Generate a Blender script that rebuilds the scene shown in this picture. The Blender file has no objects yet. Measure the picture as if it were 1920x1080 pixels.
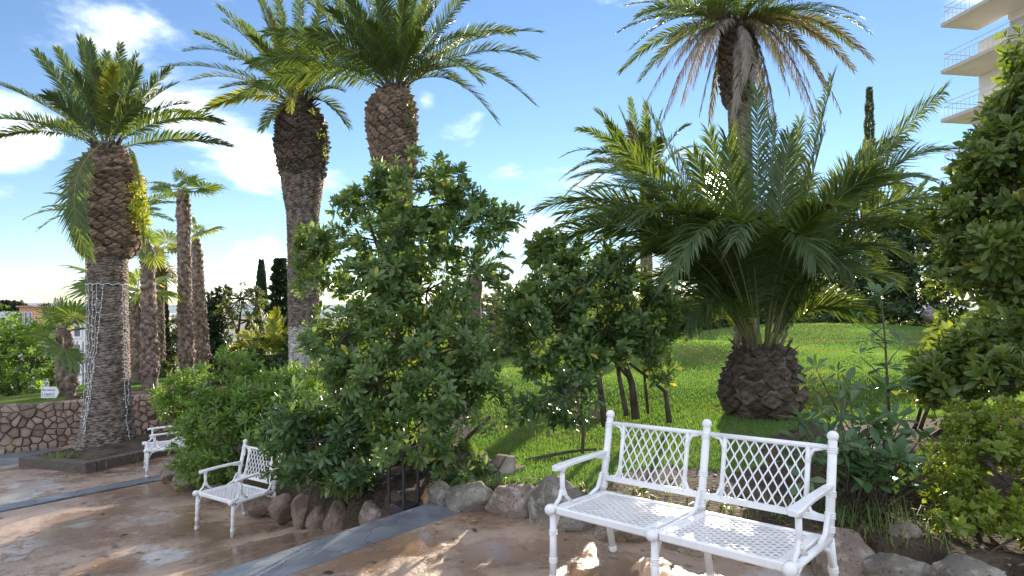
import bpy, math, random
import numpy as np
from mathutils import Vector, Matrix, noise as mnoise

sc = bpy.context.scene
col = sc.collection
R = math.radians
F, HY, CZ = 1150.0, 590.0, 1.6          # focal length in photo pixels, horizon row, eye height

# ------------------------------------------------------------------ camera
cam_d = bpy.data.cameras.new('camera')
cam = bpy.data.objects.new('camera', cam_d)
col.objects.link(cam)
cam.location = (0, 0, CZ)
cam.rotation_euler = (R(90), 0, 0)
cam_d.sensor_width = 36.0
cam_d.lens = 36.0 * F / 1920.0
cam_d.shift_y = (HY - 540.0) / 1920.0
cam_d.clip_start = 0.05
cam_d.clip_end = 9000.0
sc.camera = cam

# ------------------------------------------------------------------ sky, sun, exposure
SUN_AZ, SUN_EL = R(18.3), R(11.4)
SUN_DIR = Vector((math.sin(SUN_AZ) * math.cos(SUN_EL), math.cos(SUN_AZ) * math.cos(SUN_EL), math.sin(SUN_EL)))


def pixdir(px, py):
    return Vector(((px - 960) / F, 1.0, (HY - py) / F)).normalized()


world = bpy.data.worlds.new("World")
sc.world = world
world.use_nodes = True
nt = world.node_tree
for n_ in list(nt.nodes):
    nt.nodes.remove(n_)
N = nt.nodes.new
L = nt.links.new
out = N('ShaderNodeOutputWorld')
bg = N('ShaderNodeBackground')
bg.inputs['Strength'].default_value = 0.15
L(bg.outputs[0], out.inputs['Surface'])
sky = N('ShaderNodeTexSky')
sky.sky_type = 'NISHITA'
sky.sun_disc = False
sky.sun_elevation = SUN_EL
sky.sun_rotation = SUN_AZ
sky.air_density = 1.0
sky.dust_density = 0.0
sky.ozone_density = 3.0
SKY_TINT = (0.435, 0.405, 0.425)
tint = N('ShaderNodeMix'); tint.data_type = 'RGBA'; tint.blend_type = 'MULTIPLY'
tint.inputs[0].default_value = 1.0
L(sky.outputs[0], tint.inputs[6])
tint.inputs[7].default_value = (*SKY_TINT, 1)
tc = N('ShaderNodeTexCoord')


def wmath(op, a, b=None, c=None):
    m = N('ShaderNodeMath'); m.operation = op
    for i, v in enumerate((a, b, c)):
        if v is None:
            continue
        if isinstance(v, (int, float)):
            m.inputs[i].default_value = v
        else:
            L(v, m.inputs[i])
    return m.outputs[0]


# clouds: fractal noise over the sky dome, thicker where the photograph has its cumulus banks and, added for fill light, out of view
sepw = N('ShaderNodeSeparateXYZ'); L(tc.outputs['Generated'], sepw.inputs[0])
zc = wmath('MAXIMUM', sepw.outputs['Z'], 0.0)
mp = N('ShaderNodeMapping'); mp.inputs['Scale'].default_value = (1.0, 1.0, 2.3)
L(tc.outputs['Generated'], mp.inputs['Vector'])
nz = N('ShaderNodeTexNoise'); nz.inputs['Scale'].default_value = 4.2; nz.inputs['Detail'].default_value = 9.0
nz.inputs['Roughness'].default_value = 0.56; nz.inputs['Distortion'].default_value = 0.25
L(mp.outputs[0], nz.inputs['Vector'])
val = wmath('ADD', nz.outputs['Fac'], .20)  # extra cloud cover all round, added as fill light from outside the view
CLOUDS = [(420, 250, .12, .13), (320, 195, .08, .09), (20, 260, .10, .05), (620, 345, .065, .14), (520, 320, .09, .12), (490, 490, .07, .16),
          (370, 0, .13, .11), (800, 192, .035, .20), (1000, 465, .09, .19), (60, 572, .10, .07),
          (120, 480, .15, -.12), (300, 500, .10, -.08), (60, 400, .08, -.06), (960, 380, 1.25, -.208)]  # last entry cancels the added fill cloud inside the view
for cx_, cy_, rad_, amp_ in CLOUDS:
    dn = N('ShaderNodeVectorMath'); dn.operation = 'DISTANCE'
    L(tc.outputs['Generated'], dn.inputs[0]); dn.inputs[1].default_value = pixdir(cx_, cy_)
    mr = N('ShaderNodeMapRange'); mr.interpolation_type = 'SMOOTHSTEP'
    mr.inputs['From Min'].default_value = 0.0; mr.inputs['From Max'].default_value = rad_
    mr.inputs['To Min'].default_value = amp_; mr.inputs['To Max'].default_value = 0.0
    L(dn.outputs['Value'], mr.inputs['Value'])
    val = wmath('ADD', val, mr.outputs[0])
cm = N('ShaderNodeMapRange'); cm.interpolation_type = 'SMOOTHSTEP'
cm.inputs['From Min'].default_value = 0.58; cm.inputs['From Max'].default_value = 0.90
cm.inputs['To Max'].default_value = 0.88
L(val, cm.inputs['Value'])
cloudmix = N('ShaderNodeMix'); cloudmix.data_type = 'RGBA'
L(cm.outputs[0], cloudmix.inputs[0])
L(tint.outputs[2], cloudmix.inputs[6])
CLOUD = 6.5
cloudmix.inputs[7].default_value = (CLOUD * .97, CLOUD * .985, CLOUD * 1.03, 1)
# the sun itself, small and bright
dt = N('ShaderNodeVectorMath'); dt.operation = 'DOT_PRODUCT'
L(tc.outputs['Generated'], dt.inputs[0]); dt.inputs[1].default_value = SUN_DIR
sd = N('ShaderNodeMapRange'); sd.interpolation_type = 'SMOOTHSTEP'
sd.inputs['From Min'].default_value = math.cos(R(1.25)); sd.inputs['From Max'].default_value = math.cos(R(0.70))
sd.inputs['To Max'].default_value = 260.0
L(dt.outputs['Value'], sd.inputs['Value'])
sunadd = N('ShaderNodeMix'); sunadd.data_type = 'RGBA'; sunadd.blend_type = 'ADD'
sunadd.inputs[0].default_value = 1.0
L(cloudmix.outputs[2], sunadd.inputs[6])
sc_rgb = N('ShaderNodeCombineColor')
L(sd.outputs[0], sc_rgb.inputs[0]); L(wmath('MULTIPLY', sd.outputs[0], .9), sc_rgb.inputs[1]); L(wmath('MULTIPLY', sd.outputs[0], .7), sc_rgb.inputs[2])
L(sc_rgb.outputs[0], sunadd.inputs[7])
L(sunadd.outputs[2], bg.inputs['Color'])

sun_d = bpy.data.lights.new('sun', 'SUN')
sun_d.energy = 3.0
sun_d.angle = R(0.5)
sun_d.color = (1.0, 0.86, 0.66)
sun = bpy.data.objects.new('sun', sun_d)
col.objects.link(sun)
sun.rotation_euler = SUN_DIR.to_track_quat('Z', 'Y').to_euler()
sun.location = (20, 40, 30)

sc.view_settings.view_transform = 'Standard'
sc.view_settings.look = 'None'
sc.view_settings.gamma = 1.0
sc.view_settings.use_curve_mapping = False
sc.view_settings.exposure = 1.95
sc.cycles.max_bounces = 8
sc.cycles.diffuse_bounces = 4
sc.cycles.transmission_bounces = 6
sc.cycles.transparent_max_bounces = 6
sc.cycles.sample_clamp_indirect = 6.0
sc.cycles.use_denoising = True
sc.cycles.caustics_reflective = False
sc.cycles.caustics_refractive = False


def W(px, py, d):
    """A point seen at photo pixel (px, py), d metres in front of the eye."""
    return Vector(((px - 960) / F * d, d, CZ + (HY - py) / F * d))


# ------------------------------------------------------------------ materials
def newmat(name):
    m = bpy.data.materials.new(name)
    m.use_nodes = True
    t = m.node_tree
    b = t.nodes['Principled BSDF']
    return m, t, b


def mix_noise(t, c1, c2, scale, detail=5.0, lo=.35, hi=.65, coord='Object', stretch=None):
    tcn = t.nodes.new('ShaderNodeTexCoord')
    v = tcn.outputs[coord]
    if stretch:
        mpn = t.nodes.new('ShaderNodeMapping'); mpn.inputs['Scale'].default_value = stretch
        t.links.new(v, mpn.inputs[0]); v = mpn.outputs[0]
    nn = t.nodes.new('ShaderNodeTexNoise'); nn.inputs['Scale'].default_value = scale; nn.inputs['Detail'].default_value = detail
    t.links.new(v, nn.inputs['Vector'])
    mr = t.nodes.new('ShaderNodeMapRange'); mr.inputs['From Min'].default_value = lo; mr.inputs['From Max'].default_value = hi
    t.links.new(nn.outputs['Fac'], mr.inputs['Value'])
    mx = t.nodes.new('ShaderNodeMix'); mx.data_type = 'RGBA'
    t.links.new(mr.outputs[0], mx.inputs[0])
    for i, c in ((6, c1), (7, c2)):
        if isinstance(c, tuple):
            mx.inputs[i].default_value = (*c, 1)
        else:
            t.links.new(c, mx.inputs[i])
    return mx.outputs[2], nn.outputs['Fac'], v, mr.outputs[0]


def bump(t, b, src, strength=.4, dist=.02):
    bn = t.nodes.new('ShaderNodeBump'); bn.inputs['Strength'].default_value = strength; bn.inputs['Distance'].default_value = dist
    t.links.new(src, bn.inputs['Height']); t.links.new(bn.outputs[0], b.inputs['Normal'])
    return bn


def mat_noise(name, c1, c2, scale=6, rough=.85, bstr=.5, bscale=None, bdist=.02, stretch=None, objvar=0.0, spec=.3, lo=.35, hi=.65):
    m, t, b = newmat(name)
    c, f, v, _ = mix_noise(t, c1, c2, scale, stretch=stretch, lo=lo, hi=hi)
    if objvar:
        oi = t.nodes.new('ShaderNodeObjectInfo')
        hs = t.nodes.new('ShaderNodeHueSaturation')
        mr = t.nodes.new('ShaderNodeMapRange'); mr.inputs['To Min'].default_value = 1 - objvar; mr.inputs['To Max'].default_value = 1 + objvar
        t.links.new(oi.outputs['Random'], mr.inputs['Value']); t.links.new(mr.outputs[0], hs.inputs['Value'])
        t.links.new(c, hs.inputs['Color']); c = hs.outputs[0]
    t.links.new(c, b.inputs['Base Color'])
    b.inputs['Roughness'].default_value = rough
    b.inputs['Specular IOR Level'].default_value = spec
    n2 = t.nodes.new('ShaderNodeTexNoise'); n2.inputs['Scale'].default_value = bscale or scale * 4; n2.inputs['Detail'].default_value = 8
    t.links.new(v, n2.inputs['Vector'])
    if bstr:
        bump(t, b, n2.outputs['Fac'], bstr, bdist)
    return m


def leafmat(name, c1, c2, trans=.35, rough=.38, tcol=None, rare=None, rare_p=.03, spec=.45):
    """Leaf surface: colour differs leaf by leaf; light passes through."""
    m, t, b = newmat(name)
    g = t.nodes.new('ShaderNodeNewGeometry')
    oi = t.nodes.new('ShaderNodeObjectInfo')
    ad = t.nodes.new('ShaderNodeMath'); ad.operation = 'ADD'
    t.links.new(g.outputs['Random Per Island'], ad.inputs[0]); t.links.new(oi.outputs['Random'], ad.inputs[1])
    fr = t.nodes.new('ShaderNodeMath'); fr.operation = 'FRACT'; t.links.new(ad.outputs[0], fr.inputs[0])
    mx = t.nodes.new('ShaderNodeMix'); mx.data_type = 'RGBA'
    t.links.new(fr.outputs[0], mx.inputs[0])
    mx.inputs[6].default_value = (*c1, 1); mx.inputs[7].default_value = (*c2, 1)
    c = mx.outputs[2]
    if rare:
        gt = t.nodes.new('ShaderNodeMath'); gt.operation = 'GREATER_THAN'; gt.inputs[1].default_value = 1 - rare_p
        ml = t.nodes.new('ShaderNodeMath'); ml.operation = 'MULTIPLY'; ml.inputs[1].default_value = 7.31
        t.links.new(fr.outputs[0], ml.inputs[0])
        f2 = t.nodes.new('ShaderNodeMath'); f2.operation = 'FRACT'; t.links.new(ml.outputs[0], f2.inputs[0])
        t.links.new(f2.outputs[0], gt.inputs[0])
        m3 = t.nodes.new('ShaderNodeMix'); m3.data_type = 'RGBA'
        t.links.new(gt.outputs[0], m3.inputs[0]); t.links.new(c, m3.inputs[6]); m3.inputs[7].default_value = (*rare, 1)
        c = m3.outputs[2]
    t.links.new(c, b.inputs['Base Color'])
    b.inputs['Roughness'].default_value = rough
    b.inputs['Specular IOR Level'].default_value = spec
    tr = t.nodes.new('ShaderNodeBsdfTranslucent')
    hs = t.nodes.new('ShaderNodeMix'); hs.data_type = 'RGBA'; hs.blend_type = 'MULTIPLY'; hs.inputs[0].default_value = 1
    t.links.new(c, hs.inputs[6]); hs.inputs[7].default_value = (*(tcol or (2.2, 2.0, .8)), 1)
    t.links.new(hs.outputs[2], tr.inputs['Color'])
    ms = t.nodes.new('ShaderNodeMixShader'); ms.inputs[0].default_value = trans
    t.links.new(b.outputs[0], ms.inputs[1]); t.links.new(tr.outputs[0], ms.inputs[2])
    t.links.new(ms.outputs[0], t.nodes['Material Output'].inputs['Surface'])
    return m


def plain(name, c, rough=.5, metal=0.0, spec=.5):
    m, t, b = newmat(name)
    b.inputs['Base Color'].default_value = (*c, 1)
    b.inputs['Roughness'].default_value = rough
    b.inputs['Metallic'].default_value = metal
    b.inputs['Specular IOR Level'].default_value = spec
    return m


M = {}
M['pitt'] = leafmat('pittosporum_leaf', (.075, .135, .044), (.150, .228, .085), .34, .36, rare=(.36, .34, .06), rare_p=.014)
M['pitt_dark'] = leafmat('dark_laurel_leaf', (.045, .098, .036), (.100, .172, .068), .27, .32)
M['light_shrub'] = leafmat('bright_shrub_leaf', (.090, .175, .036), (.165, .265, .065), .35, .42)
M['yellow_shrub'] = leafmat('yellow_green_leaf', (.090, .150, .022), (.220, .270, .045), .40, .40)
M['big_leaf'] = leafmat('evergreen_leaf', (.075, .130, .034), (.165, .215, .060), .38, .36, rare=(.36, .30, .06), rare_p=.012)
M['hedge'] = leafmat('hedge_leaf', (.030, .060, .022), (.060, .100, .035), .25, .5)
M['tree_light'] = leafmat('deciduous_leaf', (.090, .190, .030), (.190, .300, .060), .40, .5)
M['olive'] = leafmat('olive_leaf', (.070, .100, .045), (.130, .160, .080), .30, .5)
M['cypress'] = leafmat('cypress_leaf', (.022, .045, .022), (.045, .080, .035), .15, .6)
M['pine'] = leafmat('pine_leaf', (.018, .030, .018), (.035, .05, .028), .1, .7)
M['frond'] = leafmat('palm_leaflet', (.055, .100, .040), (.115, .170, .060), .34, .52, spec=.3, tcol=(2.4, 2.1, .6))
M['frond_dark'] = leafmat('dark_palm_leaflet', (.045, .082, .030), (.098, .142, .050), .34, .42, spec=.35, tcol=(2.6, 2.3, .5))
M['frond_yellow'] = leafmat('yellow_palm_leaflet', (.150, .205, .040), (.260, .300, .065), .40, .42, tcol=(2.0, 1.6, .5))
M['frond_dead'] = leafmat('dry_palm_leaflet', (.250, .215, .185), (.380, .335, .295), .18, .8, tcol=(1.1, 1.0, .8))
M['frond_brown'] = leafmat('browning_palm_leaflet', (.120, .118, .055), (.230, .200, .105), .28, .6, tcol=(1.5, 1.35, .7))
M['fan'] = leafmat('fan_leaf', (.075, .130, .035), (.140, .210, .060), .36, .42)
M['fan_yellow'] = leafmat('pale_fan_leaf', (.150, .220, .040), (.260, .310, .070), .40, .42)
M['rachis'] = plain('palm_rachis', (.22, .23, .09), .5)
M['rachis_dead'] = plain('dry_rachis', (.24, .17, .11), .8)
M['bark'] = mat_noise('palm_bark', (.085, .068, .054), (.250, .205, .172), 9, .95, .9, 30, .03, stretch=(1, 1, 3))
M['bark_pale'] = mat_noise('pale_limed_bark', (.30, .28, .26), (.62, .60, .57), 7, .95, .7, 30, .02)
M['boot'] = mat_noise('leaf_base', (.105, .072, .049), (.290, .212, .158), 14, .92, .6, 50, .01, objvar=.38)
M['boot_dark'] = mat_noise('dark_leaf_base', (.045, .034, .028), (.150, .115, .090), 14, .95, .6, 50, .01, objvar=.35)
M['scar'] = mat_noise('trunk_scar', (.105, .084, .068), (.310, .260, .222), 10, .95, .7, 40, .015)
M['fan_bark'] = mat_noise('fan_palm_bark', (.095, .072, .058), (.280, .220, .185), 8, .95, .9, 25, .02, stretch=(1, 1, 2.5))
M['fan_boot'] = mat_noise('fan_palm_boot', (.110, .080, .065), (.340, .260, .215), 8, .95, .5, 40, .01)
M['wood'] = mat_noise('branch_bark', (.050, .040, .030), (.130, .105, .080), 18, .9, .6, 60, .01, stretch=(1, 1, .3))
M['soil'] = mat_noise('soil', (.045, .032, .022), (.115, .085, .058), 3.5, 1.0, 1.0, 30, .05)
M['paint'] = mat_noise('white_paint', (.80, .80, .81), (.70, .70, .69), 9, .34, .25, 140, .003, spec=.5, lo=.5, hi=.72)
M['dark_metal'] = plain('dark_metal', (.035, .033, .035), .5, .3)
M['timber'] = mat_noise('weathered_timber', (.060, .048, .042), (.150, .122, .105), 7, .8, .6, 30, .008, stretch=(8, 1, 8))
M['cable'] = plain('white_cable', (.62, .66, .66), .5)
M['bulb'] = plain('frosted_bulb', (.85, .88, .88), .2)
M['concrete_w'] = mat_noise('painted_render', (.80, .76, .72), (.73, .69, .65), 1.5, .8, .15)
M['soffit'] = mat_noise('balcony_soffit', (.78, .70, .60), (.71, .63, .53), 1.0, .85, .1)
M['slab_edge'] = plain('slab_edge', (.52, .45, .40), .7)
M['rail_metal'] = plain('painted_railing', (.55, .53, .50), .45, .2)
M['glass'] = plain('window_glass', (.10, .13, .15), .08, 0, .8)
M['curtain'] = plain('curtain', (.50, .49, .46), .9)
M['white_wall'] = mat_noise('white_wall', (.78, .78, .77), (.70, .70, .69), .6, .8, .05)
M['brick_wall'] = mat_noise('ochre_wall', (.42, .24, .15), (.50, .30, .19), .6, .9, .1)
M['roof_tile'] = mat_noise('terracotta_roof', (.40, .19, .11), (.52, .28, .17), 1.2, .9, .3)
M['shade_window'] = plain('far_window', (.12, .14, .17), .25)
M['sign_white'] = plain('sign_white', (.80, .80, .84), .4)
M['sign_blue'] = plain('sign_blue', (.02, .03, .10), .5)
M['mortar'] = mat_noise('mortar', (.105, .080, .064), (.190, .150, .122), 12, 1.0, .6)
M['stone'] = mat_noise('wall_stone', (.185, .132, .104), (.350, .262, .208), 7, .95, .7, 30, .02, objvar=.32)
M['stone_grey'] = mat_noise('grey_wall_stone', (.17, .14, .115), (.34, .29, .245), 7, .9, .5, 30, .015, objvar=.3)
M['ivy'] = leafmat('fern_leaf', (.20, .27, .04), (.36, .38, .08), .45, .45)
M['dry_leaf'] = leafmat('fallen_leaf', (.25, .22, .06), (.38, .30, .10), .2, .6)
M['weed'] = leafmat('weed_blade', (.10, .16, .045), (.20, .25, .09), .35, .5)


def rockmat(name, c1, c2, c3):
    m, t, b = newmat(name)
    c, f, v, _ = mix_noise(t, c1, c2, 2.2, 8, .38, .62)
    c2_, f2, _, _ = mix_noise(t, c, c3, 11, 10, .50, .66)
    c3_, f3, _, _ = mix_noise(t, (0.035, .033, .028), c2_, 55, 6, .30, .42)
    t.links.new(c3_, b.inputs['Base Color'])
    b.inputs['Roughness'].default_value = .85
    n2 = t.nodes.new('ShaderNodeTexNoise'); n2.inputs['Scale'].default_value = 14; n2.inputs['Detail'].default_value = 12; n2.inputs['Roughness'].default_value = .65
    t.links.new(v, n2.inputs['Vector'])
    bump(t, b, n2.outputs['Fac'], .9, .05)
    return m


M['rock_a'] = rockmat('grey_pink_granite', (.15, .110, .085), (.30, .235, .19), (.40, .36, .32))
M['rock_b'] = rockmat('grey_granite', (.115, .10, .08), (.26, .23, .19), (.36, .34, .30))
M['rock_c'] = rockmat('brown_stone', (.15, .105, .075), (.27, .20, .15), (.34, .30, .25))
M['rock_d'] = rockmat('orange_stone', (.32, .16, .07), (.48, .28, .14), (.40, .30, .22))


def pavemat():
    m, t, b = newmat('wet_brown_concrete')
    c, f, v, _ = mix_noise(t, (.285, .195, .142), (.450, .335, .260), 1.1, 8, .36, .64)
    c, _, _, _ = mix_noise(t, c, (.42, .30, .215), 2.3, 7, .55, .74)
    c, _, _, _ = mix_noise(t, (.055, .036, .026), c, 6.5, 9, .285, .37)
    # pale lime bloom in scattered patches
    c, _, _, bloom = mix_noise(t, c, (.52, .49, .48), .9, 10, .605, .66)
    dark = t.nodes.new('ShaderNodeMix'); dark.data_type = 'RGBA'; dark.blend_type = 'MULTIPLY'; dark.inputs[7].default_value = (.70, .63, .58, 1)
    t.links.new(c, dark.inputs[6]); t.links.new(dark.outputs[2], b.inputs['Base Color'])
    # wet film: standing water where the low noise is deep, damp elsewhere
    nw = t.nodes.new('ShaderNodeTexNoise'); nw.inputs['Scale'].default_value = 1.05; nw.inputs['Detail'].default_value = 12; nw.inputs['Roughness'].default_value = .68
    t.links.new(v, nw.inputs['Vector'])
    mr = t.nodes.new('ShaderNodeMapRange'); mr.inputs['From Min'].default_value = .465; mr.inputs['From Max'].default_value = .60
    mr.inputs['To Min'].default_value = .12; mr.inputs['To Max'].default_value = .55
    t.links.new(nw.outputs['Fac'], mr.inputs['Value'])
    t.links.new(mr.outputs[0], b.inputs['Roughness'])
    wet = t.nodes.new('ShaderNodeMapRange'); wet.inputs['From Min'].default_value = .56; wet.inputs['From Max'].default_value = .46
    t.links.new(nw.outputs['Fac'], wet.inputs['Value']); t.links.new(wet.outputs[0], dark.inputs[0])
    b.inputs['Specular IOR Level'].default_value = .55
    nb = t.nodes.new('ShaderNodeTexNoise'); nb.inputs['Scale'].default_value = 7; nb.inputs['Detail'].default_value = 12; nb.inputs['Roughness'].default_value = .62
    t.links.new(v, nb.inputs['Vector'])
    mb = t.nodes.new('ShaderNodeMath'); mb.operation = 'MULTIPLY'
    t.links.new(nb.outputs['Fac'], mb.inputs[0]); t.links.new(mr.outputs[0], mb.inputs[1])
    bump(t, b, mb.outputs[0], .85, .06)
    return m


M['pave'] = pavemat()


def stripmat():
    m, t, b = newmat('slate_blue_band')
    c, f, v, _ = mix_noise(t, (.105, .112, .128), (.185, .195, .215), 3.0, 8, .35, .65)
    c, _, _, _ = mix_noise(t, (.05, .055, .065), c, 5, 10, .30, .37)
    c, _, _, _ = mix_noise(t, c, (.27, .28, .30), 1.6, 9, .56, .70)
    # hairline cracks
    wn = t.nodes.new('ShaderNodeTexNoise'); wn.inputs['Scale'].default_value = 6; t.links.new(v, wn.inputs['Vector'])
    wa = t.nodes.new('ShaderNodeMix'); wa.data_type = 'RGBA'; wa.inputs[0].default_value = .12; t.links.new(v, wa.inputs[6]); t.links.new(wn.outputs['Color'], wa.inputs[7])
    vo = t.nodes.new('ShaderNodeTexVoronoi'); vo.feature = 'DISTANCE_TO_EDGE'; vo.inputs['Scale'].default_value = 2.6; t.links.new(wa.outputs[2], vo.inputs['Vector'])
    cr = t.nodes.new('ShaderNodeMapRange'); cr.inputs['From Max'].default_value = .012; t.links.new(vo.outputs['Distance'], cr.inputs['Value'])
    cx_ = t.nodes.new('ShaderNodeMix'); cx_.data_type = 'RGBA'; t.links.new(cr.outputs[0], cx_.inputs[0]); cx_.inputs[6].default_value = (.03, .032, .036, 1); t.links.new(c, cx_.inputs[7])
    c = cx_.outputs[2]
    t.links.new(c, b.inputs['Base Color'])
    b.inputs['Roughness'].default_value = .42
    n2 = t.nodes.new('ShaderNodeTexNoise'); n2.inputs['Scale'].default_value = 40; n2.inputs['Detail'].default_value = 8
    t.links.new(v, n2.inputs['Vector'])
    bump(t, b, n2.outputs['Fac'], .5, .006)
    return m


M['strip'] = stripmat()


def lawnmat():
    m, t, b = newmat('lawn_turf')
    c, f, v, _ = mix_noise(t, (.088, .145, .036), (.145, .205, .058), .9, 6, .35, .65)
    c, _, _, _ = mix_noise(t, c, (.21, .20, .075), 2.2, 8, .50, .68)
    c, _, _, _ = mix_noise(t, (.065, .115, .020), c, 45, 6, .28, .50)
    t.links.new(c, b.inputs['Base Color'])
    b.inputs['Roughness'].default_value = .9
    b.inputs['Specular IOR Level'].default_value = 0.0
    n2 = t.nodes.new('ShaderNodeTexNoise'); n2.inputs['Scale'].default_value = 60; n2.inputs['Detail'].default_value = 6
    t.links.new(v, n2.inputs['Vector'])
    bump(t, b, n2.outputs['Fac'], .35, .03)
    return m


M['lawn'] = lawnmat()
M['grass'] = leafmat('grass_blade', (.096, .172, .046), (.178, .255, .086), .38, .55, tcol=(1.65, 2.0, .8))
M['grass_dry'] = leafmat('dry_grass_blade', (.15, .16, .055), (.26, .25, .10), .36, .6, tcol=(1.8, 1.8, .8))
M['town'] = mat_noise('town_ground', (.10, .12, .07), (.26, .24, .20), .05, .95, .0)
M['hill'] = mat_noise('hazy_wooded_hill', (.20, .26, .30), (.27, .33, .37), .004, 1.0, .0)  # distance haze painted into the hill colour as pale blue


# ------------------------------------------------------------------ object helpers
def tag(o, label=None, cat=None, group=None, kind=None):
    if label: o['label'] = label
    if cat: o['category'] = cat
    if group: o['group'] = group
    if kind: o['kind'] = kind
    return o


def thing(name, label, cat, loc, group=None, rot=(0, 0, 0)):
    o = bpy.data.objects.new(name, None)
    o.empty_display_size = .2
    col.objects.link(o)
    o.location = loc
    o.rotation_euler = rot
    return tag(o, label, cat, group)


def link(name, me, parent=None, loc=None, rot=None, scale=None):
    o = bpy.data.objects.new(name, me)
    col.objects.link(o)
    if parent: o.parent = parent
    if loc is not None: o.location = loc
    if rot is not None: o.rotation_euler = rot
    if scale is not None: o.scale = (scale, scale, scale) if isinstance(scale, (int, float)) else scale
    return o


class MB:
    """Collects shapes and links them as one mesh object."""
    def __init__(s):
        s.v = []; s.f = []; s.m = []; s.mat = Matrix.Identity(4)

    def add(s, vs, fs, m=0):
        b = len(s.v)
        s.v += [tuple(v) for v in vs]
        s.f += [tuple(b + i for i in f) for f in fs]
        s.m += [m] * len(fs)
        return s

    def box(s, c, size, rot=None, m=0, bev=0.0):
        c = Vector(c); x, y, z = (q / 2 for q in size)
        if bev:
            vs = []
            for sz in (-1, 1):
                for k in (1, 0):
                    pass
            # chamfered box: three nested rings per corner would be heavy, so chamfer the four upright and the rim edges
            b = bev
            ring = [(-x + b, -y), (x - b, -y), (x, -y + b), (x, y - b), (x - b, y), (-x + b, y), (-x, y - b), (-x, -y + b)]
            inn = [(-x + b, -y + b), (x - b, -y + b), (x - b, -y + b), (x - b, y - b), (x - b, y - b), (-x + b, y - b), (-x + b, y - b), (-x + b, -y + b)]
            lv = [(-z, inn), (-z + b, ring), (z - b, ring), (z, inn)]
            vs = [Vector((p[0], p[1], zz)) for zz, rr in lv for p in rr]
            fs = [tuple(range(7, -1, -1)), tuple(range(24, 32))]
            for l in range(3):
                for i in range(8):
                    j = (i + 1) % 8
                    fs.append((l * 8 + i, l * 8 + j, l * 8 + 8 + j, l * 8 + 8 + i))
        else:
            vs = [Vector((sx * x, sy * y, sz * z)) for sz in (-1, 1) for sx, sy in ((-1, -1), (1, -1), (1, 1), (-1, 1))]
            fs = [(3, 2, 1, 0), (4, 5, 6, 7), (0, 1, 5, 4), (1, 2, 6, 5), (2, 3, 7, 6), (3, 0, 4, 7)]
        if rot is not None:
            vs = [rot @ v for v in vs]
        return s.add([v + c for v in vs], fs, m)

    def tube(s, pts, rad, n=8, m=0, caps=True, flat=None):
        pts = [Vector(p) for p in pts]
        if not isinstance(rad, (list, tuple)): rad = [rad] * len(pts)
        rings = []
        t0 = (pts[1] - pts[0]).normalized()
        a = Vector((0, 0, 1)) if abs(t0.z) < .9 else Vector((1, 0, 0))
        if flat is not None: a = Vector(flat[2])
        u = (a - t0 * a.dot(t0)).normalized()
        vs = []
        for i, p in enumerate(pts):
            t = (pts[min(i + 1, len(pts) - 1)] - pts[max(i - 1, 0)]).normalized()
            u = (u - t * u.dot(t))
            u = u.normalized() if u.length > 1e-6 else t.orthogonal().normalized()
            w = t.cross(u)
            fu, fw = (flat[0], flat[1]) if flat is not None else (1, 1)
            for k in range(n):
                an = 2 * math.pi * (k + (.5 if flat is not None and n == 4 else 0)) / n
                vs.append(p + (u * math.cos(an) * fu + w * math.sin(an) * fw) * rad[i])
        fs = []
        for i in range(len(pts) - 1):
            for k in range(n):
                j = (k + 1) % n
                fs.append((i * n + k, i * n + j, i * n + n + j, i * n + n + k))
        if caps:
            fs.append(tuple(range(n - 1, -1, -1))); e = (len(pts) - 1) * n
            fs.append(tuple(range(e, e + n)))
        return s.add(vs, fs, m)

    def ball(s, c, r, n=10, m=0, sz=1.0):
        c = Vector(c); k = n // 2
        vs = [c + Vector((0, 0, -r * sz))]
        for i in range(1, k):
            th = math.pi * i / k
            for j in range(n):
                ph = 2 * math.pi * j / n
                vs.append(c + Vector((r * math.sin(th) * math.cos(ph), r * math.sin(th) * math.sin(ph), -r * sz * math.cos(th))))
        vs.append(c + Vector((0, 0, r * sz)))
        fs = [(0, 1 + (j + 1) % n, 1 + j) for j in range(n)]
        for i in range(k - 2):
            for j in range(n):
                a, b = 1 + i * n + j, 1 + i * n + (j + 1) % n
                fs.append((a, b, b + n, a + n))
        e = len(vs) - 1; o = 1 + (k - 2) * n
        fs += [(o + j, o + (j + 1) % n, e) for j in range(n)]
        return s.add(vs, fs, m)

    def mesh(s, name, mats, smooth=False):
        me = bpy.data.meshes.new(name)
        me.from_pydata(s.v, [], s.f)
        for m in (mats if isinstance(mats, (list, tuple)) else [mats]):
            me.materials.append(m)
        if any(s.m): me.polygons.foreach_set('material_index', s.m)
        if smooth: me.polygons.foreach_set('use_smooth', [True] * len(s.f))
        me.update()
        return me

    def build(s, name, mats, parent=None, smooth=False, loc=None, rot=None):
        return link(name, s.mesh(name, mats, smooth), parent, loc, rot)


def np_mesh(name, verts, tris, mats, midx=None, smooth=False):
    """verts (n,3), tris (m,3) arrays -> mesh."""
    me = bpy.data.meshes.new(name)
    nv, nf = len(verts), len(tris)
    k = tris.shape[1]
    me.vertices.add(nv); me.loops.add(nf * k); me.polygons.add(nf)
    me.vertices.foreach_set('co', np.asarray(verts, np.float32).ravel())
    me.loops.foreach_set('vertex_index', np.asarray(tris, np.int32).ravel())
    me.polygons.foreach_set('loop_start', np.arange(0, nf * k, k, dtype=np.int32))
    for m in (mats if isinstance(mats, (list, tuple)) else [mats]):
        me.materials.append(m)
    if midx is not None: me.polygons.foreach_set('material_index', np.asarray(midx, np.int32))
    if smooth: me.polygons.foreach_set('use_smooth', np.ones(nf, bool))
    me.update(calc_edges=True)
    return me


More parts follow.
